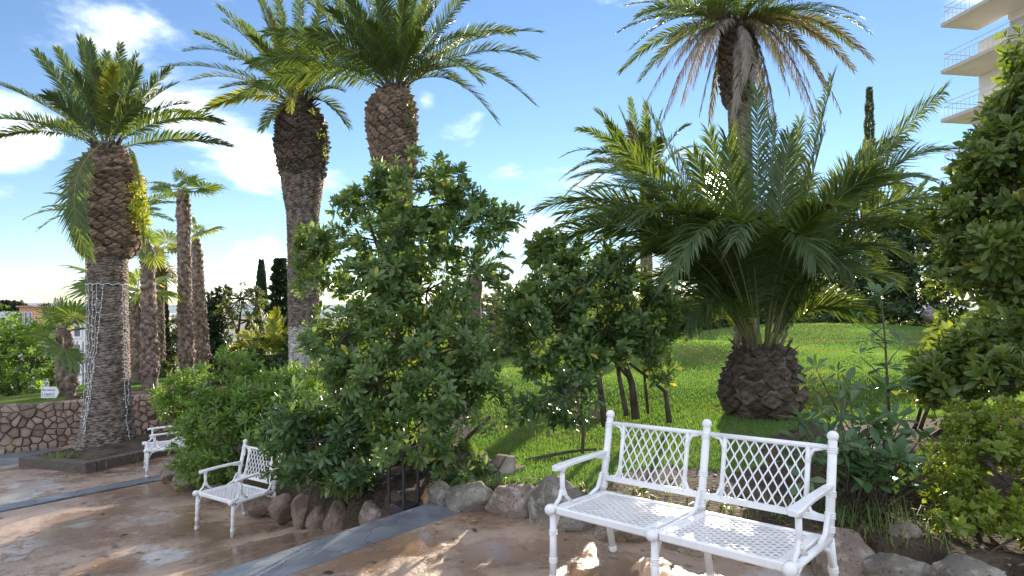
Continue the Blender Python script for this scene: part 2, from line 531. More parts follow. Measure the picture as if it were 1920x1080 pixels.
def np_inst(tv, tf, mats4):
    """template verts (k,3), tris (m,3), matrices (N,4,4) -> joined verts, tris."""
    k = len(tv)
    hv = np.concatenate([tv, np.ones((k, 1))], 1)
    v = np.einsum('nij,kj->nki', mats4, hv)[:, :, :3].reshape(-1, 3)
    f = (tf[None] + (np.arange(len(mats4)) * k)[:, None, None]).reshape(-1, tf.shape[1])
    return v, f


def frame(zax, spin, rng=None):
    """3x3 columns with the given z axis, spun about it."""
    z = Vector(zax).normalized()
    a = Vector((0, 0, 1)) if abs(z.z) < .95 else Vector((1, 0, 0))
    x = a.cross(z).normalized(); y = z.cross(x)
    c, s_ = math.cos(spin), math.sin(spin)
    x2 = x * c + y * s_; y2 = z.cross(x2)
    return Matrix((x2, y2, z)).transposed()

# ================================================================== GROUND
ST0 = np.array([-.93, 4.97]); SU = np.array([-.786, .618]); SV = np.array([.618, .786])   # band start, downhill, along band
BL = np.array([.636, 4.0]); BE = np.array([.72, -.694])


def pave_np(x, y):
    s = (x - ST0[0]) * SU[0] + (y - ST0[1]) * SU[1]
    low = np.interp(s, [0, .5, 2.6, 3.6, 5, 8, 13.4, 30, 60], [-.20, -.30, -.82, -.88, -.93, -1.0, -1.42, -2.6, -4.0])
    up = .04 + .03 * ((x - BL[0]) * BE[0] + (y - BL[1]) * BE[1])
    return np.where(s > 0, low, up)


def pave(x, y):
    return float(pave_np(np.array([x]), np.array([y]))[0])


CP = np.array([(3.3, 8.2, .245), (.29, 5.6, .16), (12.3, 24, 1.25), (4.6, 16, .90), (.45, 13, .36), (13.7, 20, 1.08), (3.4, 5.2, .60),
               (2.5, 3.6, .30), (1.6, 4.4, .18), (.9, 5.0, .14), (-9.3, 15, -.36), (-4.75, 14, .22), (-10.3, 17.5, -.42), (-11.2, 15.0, -.40), (-12, 14, -.40), (-2, 8, .05), (-3.4, 8.6, -.50),
               (-1.6, 6.1, -.12), (-2.4, 7.1, -.38), (-4.9, 9.9, -.72), (-6, 12, -.75), (-5, 12.3, -.05), (-8, 15.6, -.42), (-1, 6.2, .02),
               (30, 30, 2.2), (20, 45, 2.0), (0, 40, .6), (-20, 40, -1.5), (-30, 30, -2.5), (0, 25, .75), (-14, 22, -.9), (-20, 20, -2), (5.5, 5, .95), (6, 9, .75), (5, 2.5, .7),
               (8, 12, .75), (2, 11, .42), (-1, 10, .2), (-7.6, 14.6, -.6), (-12, 17, -.5)], float)


def land_np(x, y):
    d2 = (x[:, None] - CP[None, :, 0]) ** 2 + (y[:, None] - CP[None, :, 1]) ** 2 + .25
    w = 1 / d2 ** 1.5
    return (w * CP[None, :, 2]).sum(1) / w.sum(1)


def land(x, y):
    return float(land_np(np.array([x]), np.array([y]))[0])


FRONT = [(6, 1.3), (2.9, 2.8), (2.3, 3.3), (1.9, 3.62), (1.46, 4.15), (.84, 4.6), (.36, 4.85), (0, 5.05), (-.35, 5.25), (-.7, 5.35), (-1.1, 5.4), (-1.53, 5.75),
         (-2.15, 6.5), (-2.65, 7.4), (-3.4, 8.2), (-4.9, 9.5), (-5.5, 10.4), (-6, 11.6), (-7.0, 13.6), (-7.6, 15.3)]
WALLP = [(-7.6, 15.6), (-8.4, 15.3), (-9.3, 14.6), (-10.1, 13.75), (-10.7, 13.32), (-11.3, 13.15), (-11.9, 13.3), (-12.35, 13.75), (-12.55, 14.5), (-12.6, 17.5)]
GARDEN = np.array(FRONT + WALLP[1:] + [(-15, 26), (-26, 60), (70, 60), (70, 1.3)], float)
FR = np.array(FRONT, float)


def inside(x, y, P):
    r = np.zeros(len(x), bool)
    for i in range(len(P)):
        x1, y1 = P[i - 1]; x2, y2 = P[i]
        c = ((y1 > y) != (y2 > y))
        xx = (x2 - x1) * (y - y1) / ((y2 - y1) if y2 != y1 else 1e-9) + x1
        r ^= c & (x < xx)
    return r


def dist_line(x, y, P):
    d = np.full(len(x), 1e9)
    for i in range(len(P) - 1):
        a, b = P[i], P[i + 1]; ab = b - a
        t = np.clip(((x - a[0]) * ab[0] + (y - a[1]) * ab[1]) / (ab @ ab), 0, 1)
        d = np.minimum(d, np.hypot(x - a[0] - ab[0] * t, y - a[1] - ab[1] * t))
    return d


def is_bed(x, y):
    d = dist_line(x, y, FR)
    wob = .16 * np.sin(x * 5.1 + 1.3) + .12 * np.sin(y * 6.7 + x * 2.2)
    w = np.where(x < -.55, 3.2, np.where(x < .55, .22, np.where(x < 1.5, .45 + .9 * (x - .55), 1.35)))
    bed = d < w + wob * np.clip(w, .1, .8)
    bed |= ((x - 3.4) ** 2 + (y - 5.2) ** 2 < 1.5)
    return bed


xs = np.concatenate([np.arange(-30, -14, 1.0), np.arange(-14, 9, .14), np.arange(9, 24, .6), np.arange(24, 72, 3.0)])
ys = np.concatenate([np.arange(1, 17, .14), np.arange(17, 30, .5), np.arange(30, 62, 2.5)])
GX, GY = np.meshgrid(xs, ys)
gx, gy = GX.ravel(), GY.ravel()
gin = inside(gx, gy, GARDEN)
gz = land_np(gx, gy)
rn = np.random.RandomState(5)
bedv = is_bed(gx, gy)
gz = np.where(bedv, gz + rn.normal(0, .012, len(gz)), gz + rn.normal(0, .003, len(gz)))
gz = np.where(gin, gz, pave_np(gx, gy) - .25)
nx, ny = len(xs), len(ys)
ii, jj = np.meshgrid(np.arange(nx - 1), np.arange(ny - 1))
q = np.stack([jj * nx + ii, jj * nx + ii + 1, (jj + 1) * nx + ii + 1, (jj + 1) * nx + ii], -1).reshape(-1, 4)
keep = gin[q].all(1) | (gin[q].any(1) & (gy[q].max(1) < 15.2))
q = q[keep]
cx, cy = gx[q].mean(1), gy[q].mean(1)
qb = is_bed(cx, cy)


def sub_mesh(name, quads, mat):
    u, inv = np.unique(quads, return_inverse=True)
    return np_mesh(name, np.stack([gx[u], gy[u], gz[u]], 1), inv.reshape(-1, 4), mat, smooth=True)


tag(link('lawn', sub_mesh('lawn', q[~qb], M['lawn'])), kind='structure')
tag(link('soil_bed', sub_mesh('soil_bed', q[qb], M['soil'])), kind='structure')

# pavement, upper terrace and lower walk, parted by the slate band with a low step
def sheet(name, s0, s1, t0, t1, ds, dt_, mat, dz=0.0, zf=pave_np):
    ss = np.arange(s0, s1 + ds * .5, ds); tt = np.arange(t0, t1 + dt_ * .5, dt_)
    S, T = np.meshgrid(ss, tt); s, t = S.ravel(), T.ravel()
    x = ST0[0] + SU[0] * s + SV[0] * t; y = ST0[1] + SU[1] * s + SV[1] * t
    z = zf(x, y) + dz
    n = len(ss); i_, j_ = np.meshgrid(np.arange(n - 1), np.arange(len(tt) - 1))
    qq = np.stack([j_ * n + i_, (j_ + 1) * n + i_, (j_ + 1) * n + i_ + 1, j_ * n + i_ + 1], -1).reshape(-1, 4)
    return tag(link(name, np_mesh(name, np.stack([x, y, z], 1), qq[:, ::-1], mat, smooth=True)), kind='structure')


up_z = lambda x, y: .04 + .03 * ((x - BL[0]) * BE[0] + (y - BL[1]) * BE[1])
sheet('upper_pavement', -9, -.40, -9, 2.0, .3, .3, M['pave'], zf=up_z)
sheet('lower_pavement', .0, 6.38, -14, 16, .3, .5, M['pave'], dz=0)
sheet('walkway_pavement', 6.72, 40, -30, 24, .4, 1.0, M['pave'], dz=0)


def band(name, s0, s1, t0, t1, h, zf, rn_seed):
    mb = MB(); k = 26
    for i in range(k):
        ta, tb = t0 + (t1 - t0) * i / k, t0 + (t1 - t0) * (i + 1) / k
        for t in (ta, tb):
            for s, dz in ((s0, -h), (s0, .004), (s1, .004), (s1, -h)):
                x = ST0[0] + SU[0] * s + SV[0] * t; y = ST0[1] + SU[1] * s + SV[1] * t
                mb.v.append((x, y, float(zf(np.array([x]), np.array([y]))[0]) + dz))
        b = len(mb.v) - 8
        mb.f += [(b, b + 4, b + 5, b + 1), (b + 1, b + 5, b + 6, b + 2), (b + 2, b + 6, b + 7, b + 3)]
        mb.m += [0, 0, 0]
    mb.f.append((len(mb.v) - 4, len(mb.v) - 3, len(mb.v) - 2, len(mb.v) - 1)); mb.m.append(0)
    return tag(mb.build(name, M['strip']), kind='structure')


band('slate_band', -.40, 0.0, -9, .42, .30, up_z, 1)
band('far_slate_band', 6.38, 6.72, -22, 3.6, .12, pave_np, 2)
band('dark_path_band', 10.4, 13.0, -22, 1.2, .10, pave_np, 3)

# wide ground out to the horizon, and far hills
gm = MB(); gr = [60, 140, 400, 1200, 6000]
gn = 48
for r_ in [26] + gr:
    for k in range(gn):
        a = 2 * math.pi * k / gn
        gm.v.append((r_ * math.sin(a), 14 + r_ * math.cos(a), -4.6 if r_ < 50 else -7.5))
for i in range(len(gr)):
    for k in range(gn):
        j = (k + 1) % gn
        gm.f.append((i * gn + k, i * gn + j, (i + 1) * gn + j, (i + 1) * gn + k)); gm.m.append(0)
gm.f.append(tuple(range(gn))); gm.m.append(0)
tag(gm.build('town_ground', M['town'], smooth=True), kind='structure')
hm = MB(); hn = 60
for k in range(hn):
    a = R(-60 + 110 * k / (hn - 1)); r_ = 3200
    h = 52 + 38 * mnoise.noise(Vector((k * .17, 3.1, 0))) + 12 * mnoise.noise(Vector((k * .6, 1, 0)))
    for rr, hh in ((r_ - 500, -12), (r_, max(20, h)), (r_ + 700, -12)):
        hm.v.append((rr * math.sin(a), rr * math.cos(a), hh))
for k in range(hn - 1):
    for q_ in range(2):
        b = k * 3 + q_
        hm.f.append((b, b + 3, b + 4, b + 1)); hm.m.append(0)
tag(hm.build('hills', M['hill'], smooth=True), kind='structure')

# ------------------------------------------------------------------ boulders
def rock_mesh(name, size, seed, mat, sub=3, rough=.22):
    import bmesh
    bm = bmesh.new()
    bmesh.ops.create_icosphere(bm, subdivisions=sub, radius=1.0)
    rg = random.Random(seed)
    planes = []
    for _ in range(11):
        n = Vector((rg.uniform(-1, 1), rg.uniform(-1, 1), rg.uniform(-.7, 1))).normalized()
        planes.append((n, rg.uniform(.58, .88)))
    off = Vector((seed * 3.7, seed * 1.3, 0))
    for v in bm.verts:
        p = v.co.copy()
        for n, d in planes:
            e = p.dot(n) - d
            if e > 0: p -= n * e * .98
        p *= 1 + rough * .3 * mnoise.noise(p * 1.3 + off) + rough * .34 * mnoise.noise(p * 3.5 + off) + rough * .26 * mnoise.noise(p * 9 + off)
        v.co = Vector((p.x * size[0], p.y * size[1], p.z * size[2]))
    me = bpy.data.meshes.new(name); bm.to_mesh(me); bm.free()
    me.materials.append(M[mat])
    me.polygons.foreach_set('use_smooth', [True] * len(me.polygons))
    return me


# px centre, py centre, width px, height px, distance, material, label
ROCKS = [
    (1590, 1052, 140, 105, 3.45, 'rock_a', 'broad flat-topped pinkish boulder behind the right rear leg of the white bench'),
    (1690, 1068, 120, 50, 3.15, 'rock_b', 'low grey boulder right of the bench at the foot of the weeds'),
    (1830, 1076, 130, 60, 2.95, 'rock_b', 'grey boulder under the small-leaved bright bush in the picture corner'),
    (1698, 992, 58, 34, 3.6, 'rock_a', 'small pale stone lying among the weeds right of the bench'),
    (1410, 1070, 160, 70, 3.85, 'rock_c', 'dark brown boulder under the right seat of the white bench'),
    (1290, 1035, 110, 75, 4.05, 'rock_c', 'brown boulder behind the middle legs of the white bench'),
    (1175, 995, 120, 75, 4.3, 'rock_c', 'brown boulder under the left seat of the white bench'),
    (1055, 957, 122, 118, 4.6, 'rock_b', 'big tall grey boulder left of the white bench beside its arm'),
    (962, 942, 100, 82, 4.9, 'rock_a', 'pinkish grey boulder with an angular notch on its top'),
    (878, 932, 92, 70, 5.1, 'rock_b', 'rounded grey boulder at the end of the slate band'),
    (824, 926, 46, 50, 5.25, 'rock_b', 'narrow upright grey boulder behind the end of the slate band'),
    (800, 935, 22, 38, 5.4, 'rock_d', 'small orange stone beside the end of the slate band'),
    (786, 948, 30, 18, 5.45, 'rock_d', 'flat orange stone lying low behind the slate band'),
    (698, 966, 66, 52, 5.6, 'rock_a', 'speckled pink boulder left of the dark lantern'),
    (635, 970, 56, 66, 5.95, 'rock_c', 'rounded brown boulder half hidden in creeping leaves'),
    (594, 972, 40, 58, 6.25, 'rock_c', 'narrow egg-shaped brown boulder between two larger ones'),
    (566, 958, 44, 62, 6.5, 'rock_c', 'leaning brown boulder right of the white armchair leg'),
    (528, 950, 50, 56, 6.9, 'rock_c', 'dark boulder just behind the rear leg of the white armchair'),
    (487, 944, 46, 50, 7.4, 'rock_c', 'dark boulder behind the seat of the white armchair'),
    (352, 898, 52, 44, 9.0, 'rock_c', 'brown boulder at the foot of the bright shrub left of the armchair'),
    (320, 888, 40, 34, 9.5, 'rock_c', 'small brown boulder under the bright shrub near the far seat'),
    (410, 925, 56, 40, 8.3, 'rock_c', 'low brown boulder behind the arm of the white armchair'),
    (1115, 776, 46, 22, 8.4, 'rock_c', 'flat dark stone on the lawn by the slim tree trunks'),
    (1745, 588, 40, 32, 21, 'rock_b', 'pale rock under the dark hedge at the far edge of the lawn'),
    (1785, 606, 22, 14, 20, 'rock_b', 'small pale rock beside the hedge at the lawn edge'),
    (750, 935, 40, 34, 5.75, 'rock_c', 'brown boulder just behind the dark lantern frame'),
]
for i, (px, py, w, h, d, mt, lab) in enumerate(ROCKS):
    sx, sz = w / F * d / 2 * 1.12, h / F * d / 2 * 1.15
    o = link('boulder', rock_mesh('boulder', (sx, sx * .85, sz), i + 3, mt, 4 if d < 6 else 3), None, W(px, py + 2, d + sx * .2), (0, 0, i * 1.1 * 0))
    tag(o, lab, 'boulder', 'boulders edging the planting bed')

# ------------------------------------------------------------------ stone walls
def voronoi(w, h, cell, seed, jit=.50):
    rg = random.Random(seed)
    nx_, ny_ = max(1, round(w / cell)), max(1, round(h / cell))
    cw, ch = w / nx_, h / ny_
    P = {}
    for i in range(-2, nx_ + 2):
        for j in range(-2, ny_ + 2):
            P[i, j] = ((i + .5 + (.5 if j % 2 else 0) + rg.uniform(-jit, jit)) * cw, (j + .5 + rg.uniform(-jit, jit)) * ch)
    for k_ in list(P):
        if rg.random() < .13: del P[k_]
    cells = []
    for i in range(-1, nx_ + 1):
        for j in range(0, ny_):
            if (i, j) not in P: continue
            px, py = P[i, j]
            if not 0 <= px <= w: continue
            poly = [(0, 0), (w, 0), (w, h), (0, h)]
            for di in range(-2, 3):
                for dj in range(-2, 3):
                    q_ = P.get((i + di, j + dj))
                    if q_ is None or (di == 0 and dj == 0): continue
                    mx, my = (px + q_[0]) / 2, (py + q_[1]) / 2
                    nx2, ny2 = q_[0] - px, q_[1] - py
                    new = []
                    for a in range(len(poly)):
                        A, B = poly[a], poly[(a + 1) % len(poly)]
                        da = (A[0] - mx) * nx2 + (A[1] - my) * ny2; db = (B[0] - mx) * nx2 + (B[1] - my) * ny2
                        if da <= 0: new.append(A)
                        if (da < 0 < db) or (db < 0 < da):
                            t = da / (da - db); new.append((A[0] + (B[0] - A[0]) * t, A[1] + (B[1] - A[1]) * t))
                    poly = new
                    if len(poly) < 3: break
                if len(poly) < 3: break
            if len(poly) >= 3: cells.append(poly)
    return cells


def path_at(P, s):
    for i in range(len(P) - 1):
        a, b = Vector(P[i]), Vector(P[i + 1]); l = (b - a).length
        if s <= l or i == len(P) - 2:
            dcur = (b - a).normalized()
            return a + dcur * s, Vector((dcur.y, -dcur.x))
        s -= l


def smooth_path(P, n):
    out = []
    for i in range(len(P) - 1):
        p0, p1, p2, p3 = (Vector(P[max(0, min(len(P) - 1, k))]) for k in (i - 1, i, i + 1, i + 2))
        for k in range(n):
            t = k / n
            out.append(.5 * ((2 * p1) + (p2 - p0) * t + (2 * p0 - 5 * p1 + 4 * p2 - p3) * t * t + (3 * p1 - p0 - 3 * p2 + p3) * t ** 3))
    out.append(Vector(P[-1])); return out


def stone_wall(name, label, path, top, bot, cell, seed, mat, thick=.35, outward=-1, jut=(.03, .10), mat2=None):
    root = thing(name, label, 'wall', (path[0][0], path[0][1], bot))
    ro = Vector((path[0][0], path[0][1], bot))
    tot = sum((Vector(path[i + 1]) - Vector(path[i])).length for i in range(len(path) - 1))
    h = top - bot
    core = MB(); n = len(path)
    for i in range(n):
        p, nr = Vector(path[i]), None
        dcur = (Vector(path[min(i + 1, n - 1)]) - Vector(path[max(i - 1, 0)])).normalized()
        nr = Vector((dcur.y, -dcur.x)) * outward
        for off in (0, -thick):
            for z in (0, h - (.03 if h > .8 else .13)):
                core.v.append((p.x + nr.x * off - ro.x, p.y + nr.y * off - ro.y, z))
    for i in range(n - 1):
        b = i * 4
        core.f += [(b, b + 4, b + 5, b + 1), (b + 1, b + 5, b + 7, b + 3), (b + 2, b + 3, b + 7, b + 6)]; core.m += [0, 0, 0]
    core.f += [(0, 1, 3, 2), ((n - 1) * 4, (n - 1) * 4 + 2, (n - 1) * 4 + 3, (n - 1) * 4 + 1)]; core.m += [0, 0]
    core.build('mortar_core', M['mortar'], root)
    rg = random.Random(seed)
    cells = voronoi(tot, h, cell, seed)
    for poly in cells:
        mx = sum(p[0] for p in poly) / len(poly); my = sum(p[1] for p in poly) / len(poly)
        out_ = rg.uniform(*jut); mb = MB(); k = len(poly)
        c0, nr0 = path_at(path, mx); org = Vector((c0.x, c0.y, bot + my)) - ro
        tl = (rg.uniform(-.02, .02), rg.uniform(-.02, .02))
        for f_, o_ in ((.985, -.03), (.955, out_ * .45), (.74, out_)):
            for (px, py) in poly:
                s_, z_ = mx + (px - mx) * f_, my + (py - my) * f_
                p, nr = path_at(path, max(0, s_))
                oo = (o_ + (tl[0] * (px - mx) + tl[1] * (py - my)) * 4 * (o_ > 0)) * outward
                mb.v.append((p.x + nr.x * oo - ro.x - org.x, p.y + nr.y * oo - ro.y - org.y, z_ - my))
        for r_ in range(2):
            for a in range(k):
                b = (a + 1) % k
                mb.f.append((r_ * k + a, r_ * k + b, r_ * k + k + b, r_ * k + k + a)); mb.m.append(0)
        mb.f.append(tuple(range(2 * k, 3 * k))); mb.m.append(0)
        m_ = mat2 if (mat2 and rg.random() < .18) else mat
        mb.build('stone', M[m_], root, loc=org)
    return root


wp = smooth_path(WALLP[::-1][1:], 5)
wall = stone_wall('retaining_wall', 'curved brown rubble stone wall holding up the grass behind the tall palm', wp, -.34, -1.52, .145, 3, 'stone', outward=1)
p2_ = [(-.52, 5.95), (.02, 5.62)]
w2 = stone_wall('rubble_wall', 'short low mortared stone wall above the round grey boulder', [Vector(p) for p in p2_], .30, -.12, .13, 9, 'stone_grey', thick=.22, outward=1, mat2='stone')

# ------------------------------------------------------------------ timber planter round the left palm
root = thing('timber_edging', 'dark timber edging round the tall palm with the light strings', 'planter edging', W(165, 882, 10.1))
ro = root.location
PL = [W(45, 862, 11.2), W(166, 883, 10.1), W(265, 858, 11.0)]
PL[0].z = pave(PL[0].x, PL[0].y); PL[1].z = pave(PL[1].x, PL[1].y); PL[2].z = pave(PL[2].x, PL[2].y)
back1 = Vector((-8.9, 13.0, pave(-8.9, 13))); back2 = Vector((-6.3, 12.3, pave(-6.3, 12.3)))


def beam(a, b, w=.17, h=.20):
    d = (b - a); ang = math.atan2(d.y, d.x)
    mb = MB(); mb.box((0, 0, 0), (d.length, w, h), bev=.012)
    o = mb.build('beam', M['timber'], root, loc=(a + b) / 2 + Vector((0, 0, h / 2 - .02)) - ro, rot=(0, -math.atan2(d.z, math.hypot(d.x, d.y)), ang))


n01 = (PL[1] - PL[0]).normalized()
beam(PL[0], PL[1] + n01 * .085)
d12 = (PL[2] - PL[1]).normalized()
beam(PL[1] + d12 * .09 + n01 * -.0, PL[1] + d12 * .75)
beam(PL[1] + d12 * .76, back2 + d12 * .0)
beam(PL[0] + Vector((.1, .1, 0)), back1)
sm = MB()
zz = .13
poly = [PL[0] + Vector((.1, .06, zz)), PL[1] + Vector((0, .1, zz)), back2 + Vector((-.08, -.03, zz + .06)), Vector((-7.2, 13.6, -.95)), back1 + Vector((.05, 0, zz + .02))]
cen = sum(poly, Vector()) / len(poly) + Vector((0, .4, .12))
ring = []
for i in range(len(poly)):
    for k in range(6):
        ring.append(poly[i].lerp(poly[(i + 1) % len(poly)], k / 6))
for lv in range(6):
    f_ = lv / 6
    for p in ring:
        v = p.lerp(cen, f_); v.z += .05 * mnoise.noise(v * 2) + (.03 * f_)
        sm.v.append(v)
sm.v.append(cen)
K = len(ring)
for lv in range(5):
    for a in range(K):
        b = (a + 1) % K
        sm.f.append((lv * K + a, lv * K + b, lv * K + K + b, lv * K + K + a)); sm.m.append(0)
for a in range(K):
    sm.f.append((5 * K + a, 5 * K + (a + 1) % K, 6 * K)); sm.m.append(0)
tag(sm.build('planter_soil', M['soil'], smooth=True), kind='structure')

# ================================================================== WHITE CAST BENCHES
BW, BD, SH, PH = .68, .50, .43, .88      # seat width, depth, seat height, post height


def spindle(pts, r, rings, n=10):
    """A bamboo-like rod: tube with raised double rings at fractions of its length."""
    pts = [Vector(p) for p in pts]
    mb = MB()
    mb.tube(pts, r, n)
    ln = [0]
    for i in range(len(pts) - 1): ln.append(ln[-1] + (pts[i + 1] - pts[i]).length)
    tot = ln[-1]
    for fr in rings:
        for off in (-.011, 0.0, .011):
            s = max(.004, min(tot - .004, fr * tot + off))
            for i in range(len(pts) - 1):
                if s <= ln[i + 1]:
                    d = (pts[i + 1] - pts[i]).normalized(); p = pts[i] + d * (s - ln[i]); break
            mb.tube([p - d * .0052, p - d * .003, p + d * .003, p + d * .0052], [r * 1.02, r * 1.2, r * 1.2, r * 1.02], n)
    return mb


def wavy(p0, p1, amp_dir, amp, periods, phase, w, th, nrm, m=8):
    """A flat bar that swings from side to side between p0 and p1."""
    mb = MB(); pts = []
    nseg = int(periods * m)
    for i in range(nseg + 1):
        t = i / nseg
        x = (t * periods + phase) % 1.0
        tri = 4 * abs(x - .5) - 1
        tri = max(-.86, min(.86, tri * 1.10))
        pts.append(Vector(p0).lerp(Vector(p1), t) + Vector(amp_dir) * amp * tri)
    mb.tube(pts, 1.0, 4, flat=(w * .7071, th * .7071, amp_dir))
    return mb


def make_bench(n, name, label, cat, loc, rotz, tilt=0.0, group=None, tilty=0.0):
    root = thing(name, label, cat, loc, group, (tilty, tilt, rotz))
    mt = M['paint']
    x0 = -n * BW / 2
    yb, yf = BD / 2, -BD / 2
    lean = .10

    def back(z):    # y of the leaning back at height z
        return yb + max(0, z - SH) * lean / (PH - SH)
    arm_z = .66
    for i in range(n + 1):
        x = x0 + i * BW
        end = i in (0, n)
        # rear post: splayed leg, then leaning upright
        p = spindle([(x, yb + .10, 0), (x, yb + .03, SH * .72), (x, yb, SH)], .0215, (.06, .58)).build('rear_leg', mt, root, True)
        po = spindle([(x, yb, SH - .01), (x, back(.6), .6), (x, back(PH), PH)], .0225, (.08, .22, .44, .90)).build('back_post', mt, root, True)
        fb = MB(); fb.ball((x, back(PH) + .004, PH + .022), .029, 12)
        fb.build('finial', mt, po, True)
        lg = spindle([(x, yf - .015, 0), (x, yf, SH - .03)], .021, (.05, .30, .70)).build('front_leg', mt, root, True)
        fb = MB(); fb.ball((x, yf - .03, SH - .012), .033, 12)
        fb.tube([(x, yf + .0, SH - .035), (x, yf, SH + .012)], [.026, .024], 12)
        fb.build('knob', mt, lg, True)
        sr = MB(); sr.tube([(x, yf - .01, SH - .02), (x, yb + .005, SH - .02)], .019, 10)
        # quarter brackets under and over the rail
        sr.tube([(x, yb - .14, SH - .01), (x, yb - .06, SH + .02), (x, yb - .01, SH + .11)], [.014, .013, .012], 8)
        sr.tube([(x, yf + .12, SH - .03), (x, yf + .05, SH - .055), (x, yf + .004, SH - .14)], [.011, .011, .011], 8)
        sr.tube([(x, yb - .10, SH - .03), (x, yb - .02, SH - .07), (x, yb + .03, SH - .17)], [.011, .011, .011], 8)
        sr.build('side_rail', mt, root, True)
        if end:
            s = -1 if i == 0 else 1
            ar = MB()
            yb2 = back(arm_z)
            # paddle-shaped rest, thicker at the front, drooping slightly
            prof = [(yb2 - .01, .018, 0), (yb2 - .06, .02, .002), (0.0, .024, 0), (yf + .12, .029, -.006), (yf + .06, .034, -.010), (yf + .03, .030, -.013), (yf + .018, .018, -.016)]
            for yy, hw, dz in prof:
                for xx, zz in ((-hw, .006), (-hw * .8, .014), (hw * .8, .014), (hw, .006), (hw * .85, -.010), (-hw * .85, -.010)):
                    ar.v.append((x + xx, yy, arm_z + dz + zz))
            for a in range(len(prof) - 1):
                for b in range(6):
                    c = (b + 1) % 6
                    ar.f.append((a * 6 + b, a * 6 + c, a * 6 + 6 + c, a * 6 + 6 + b)); ar.m.append(0)
            ar.f.append((0, 5, 4, 3, 2, 1)); ar.f.append(tuple(range(36, 42))); ar.m += [0, 0]
            ar.tube([(x, yb2, arm_z - .03), (x, yb2 - .05, arm_z - .022), (x, yb2 - .11, arm_z - .012)], .012, 8)
            ar.build('armrest', mt, root, False)
            ya = yf + .09
            sp = spindle([(x, ya, SH + .05), (x, ya, arm_z - .035)], .0155, (.08,), 10)
            sp.tube([(x, ya, arm_z - .05), (x, ya, arm_z - .028), (x, ya, arm_z - .018)], [.015, .024, .030], 10)
            for q_ in (-1, 1):
                sp.tube([(x, ya + q_ * .012, SH + .085), (x, ya + q_ * .03, SH + .035), (x, ya + q_ * .075, SH - .002)], [.011, .012, .011], 8)
            sp.build('arm_support', mt, root, True)
    # back panels
    zt, zb = PH - .035, SH + .075
    for i in range(n):
        xa, xb_ = x0 + i * BW + .02, x0 + (i + 1) * BW - .02
        rl = MB(); rl.tube([(xa, back(zt), zt), (xb_, back(zt), zt)], .0145, 8); rl.build('top_rail', mt, root, True)
        rl = MB(); rl.tube([(xa, back(zb), zb), (xb_, back(zb), zb)], 1.0, 4, flat=(.023, .014, (0, 0, 1))); rl.build('bottom_rail', mt, root, False)
        sx = .115
        for s, xx in ((1, xa + sx - .02), (-1, xb_ - sx + .02)):
            st = spindle([(xx, back(zb), zb), (xx, back(zt), zt)], .0135, (.20, .80), 8)
            st.tube([(xx - s * .075, back(zt), zt - .006), (xx - s * .025, back(zt - .02), zt - .02), (xx, back(zt - .07), zt - .075)], [.010, .010, .010], 8)
            st.tube([(xx - s * .075, back(zb), zb + .006), (xx - s * .025, back(zb + .02), zb + .02), (xx, back(zb + .07), zb + .075)], [.010, .010, .010], 8)
            st.build('stile', mt, root, True)
        la, lb = xa + sx - .02 + .006, xb_ - sx + .02 - .006
        nb = 16
        pt = (lb - la) / nb
        pz0, pz1 = Vector((0, back(zb), zb + .012)), Vector((0, back(zt), zt - .008))
        nrm = Vector((0, -1, lean / (PH - SH))).normalized()
        for k in range(nb):
            xc = la + (k + .5) * pt
            wavy(pz0 + Vector((xc, 0, 0)), pz1 + Vector((xc, 0, 0)), (1, 0, 0), pt * .50, 3.5, .5 * (k % 2), .0066, .0065, nrm).build('lattice_bar', mt, root)
    # seats
    for i in range(n):
        xa, xb_ = x0 + i * BW + .026, x0 + (i + 1) * BW - .026
        za = SH - .004
        fr_ = MB()
        fr_.box(((xa + xb_) / 2, yf + .002, za - .014), (xb_ - xa, .030, .044), bev=.007)
        fr_.box(((xa + xb_) / 2, yb - .03, za - .006), (xb_ - xa, .035, .022), bev=.005)
        fr_.box((xa + .024, (yf + yb) / 2 - .006, za - .006), (.048, BD - .07, .024), bev=.005)
        fr_.box((xb_ - .024, (yf + yb) / 2 - .006, za - .006), (.048, BD - .07, .024), bev=.005)
        seat = fr_.build('seat', mt, root)
        rows = 20
        ya_, yb_ = yf + .017, yb - .046
        py_ = (yb_ - ya_) / rows
        for k in range(rows):
            yc = ya_ + (k + .5) * py_
            wavy((xa + .046, yc, za - .004), (xb_ - .046, yc, za - .004), (0, 1, 0), py_ * .5, 9, .5 * (k % 2), .0088, .0070, (0, 0, 1)).build('seat_slat', mt, seat)
    return root


e_ang = math.atan2(-.47, .487)
Lp, Mp = Vector((.636, 4.0, 0)), Vector((1.123, 3.53, 0))
frn = Vector((-.695, -.72, 0))
bc = Mp + frn * (BD / 2 + .05)
bl_z = .04 + .03 * ((bc.x - BL[0]) * BE[0] + (bc.y - BL[1]) * BE[1])
make_bench(2, 'garden_bench', 'white two-seat cast metal garden bench with lattice back on the wet terrace', 'bench', (bc.x, bc.y, bl_z), e_ang, -math.atan(.03), 'white lattice garden seats')
make_bench(1, 'garden_armchair', 'white lattice-back armchair standing on the lower pavement half under the dark shrub', 'armchair', (-3.19, 7.08, -.865), math.atan2(-.35, .55), 0.0, 'white lattice garden seats')
make_bench(1, 'garden_armchair', 'white lattice seat half hidden behind the bright shrub, beside the timber edging', 'armchair', (-5.72, 10.1, -.965), math.atan2(-.84, .54), 0.0, 'white lattice garden seats')

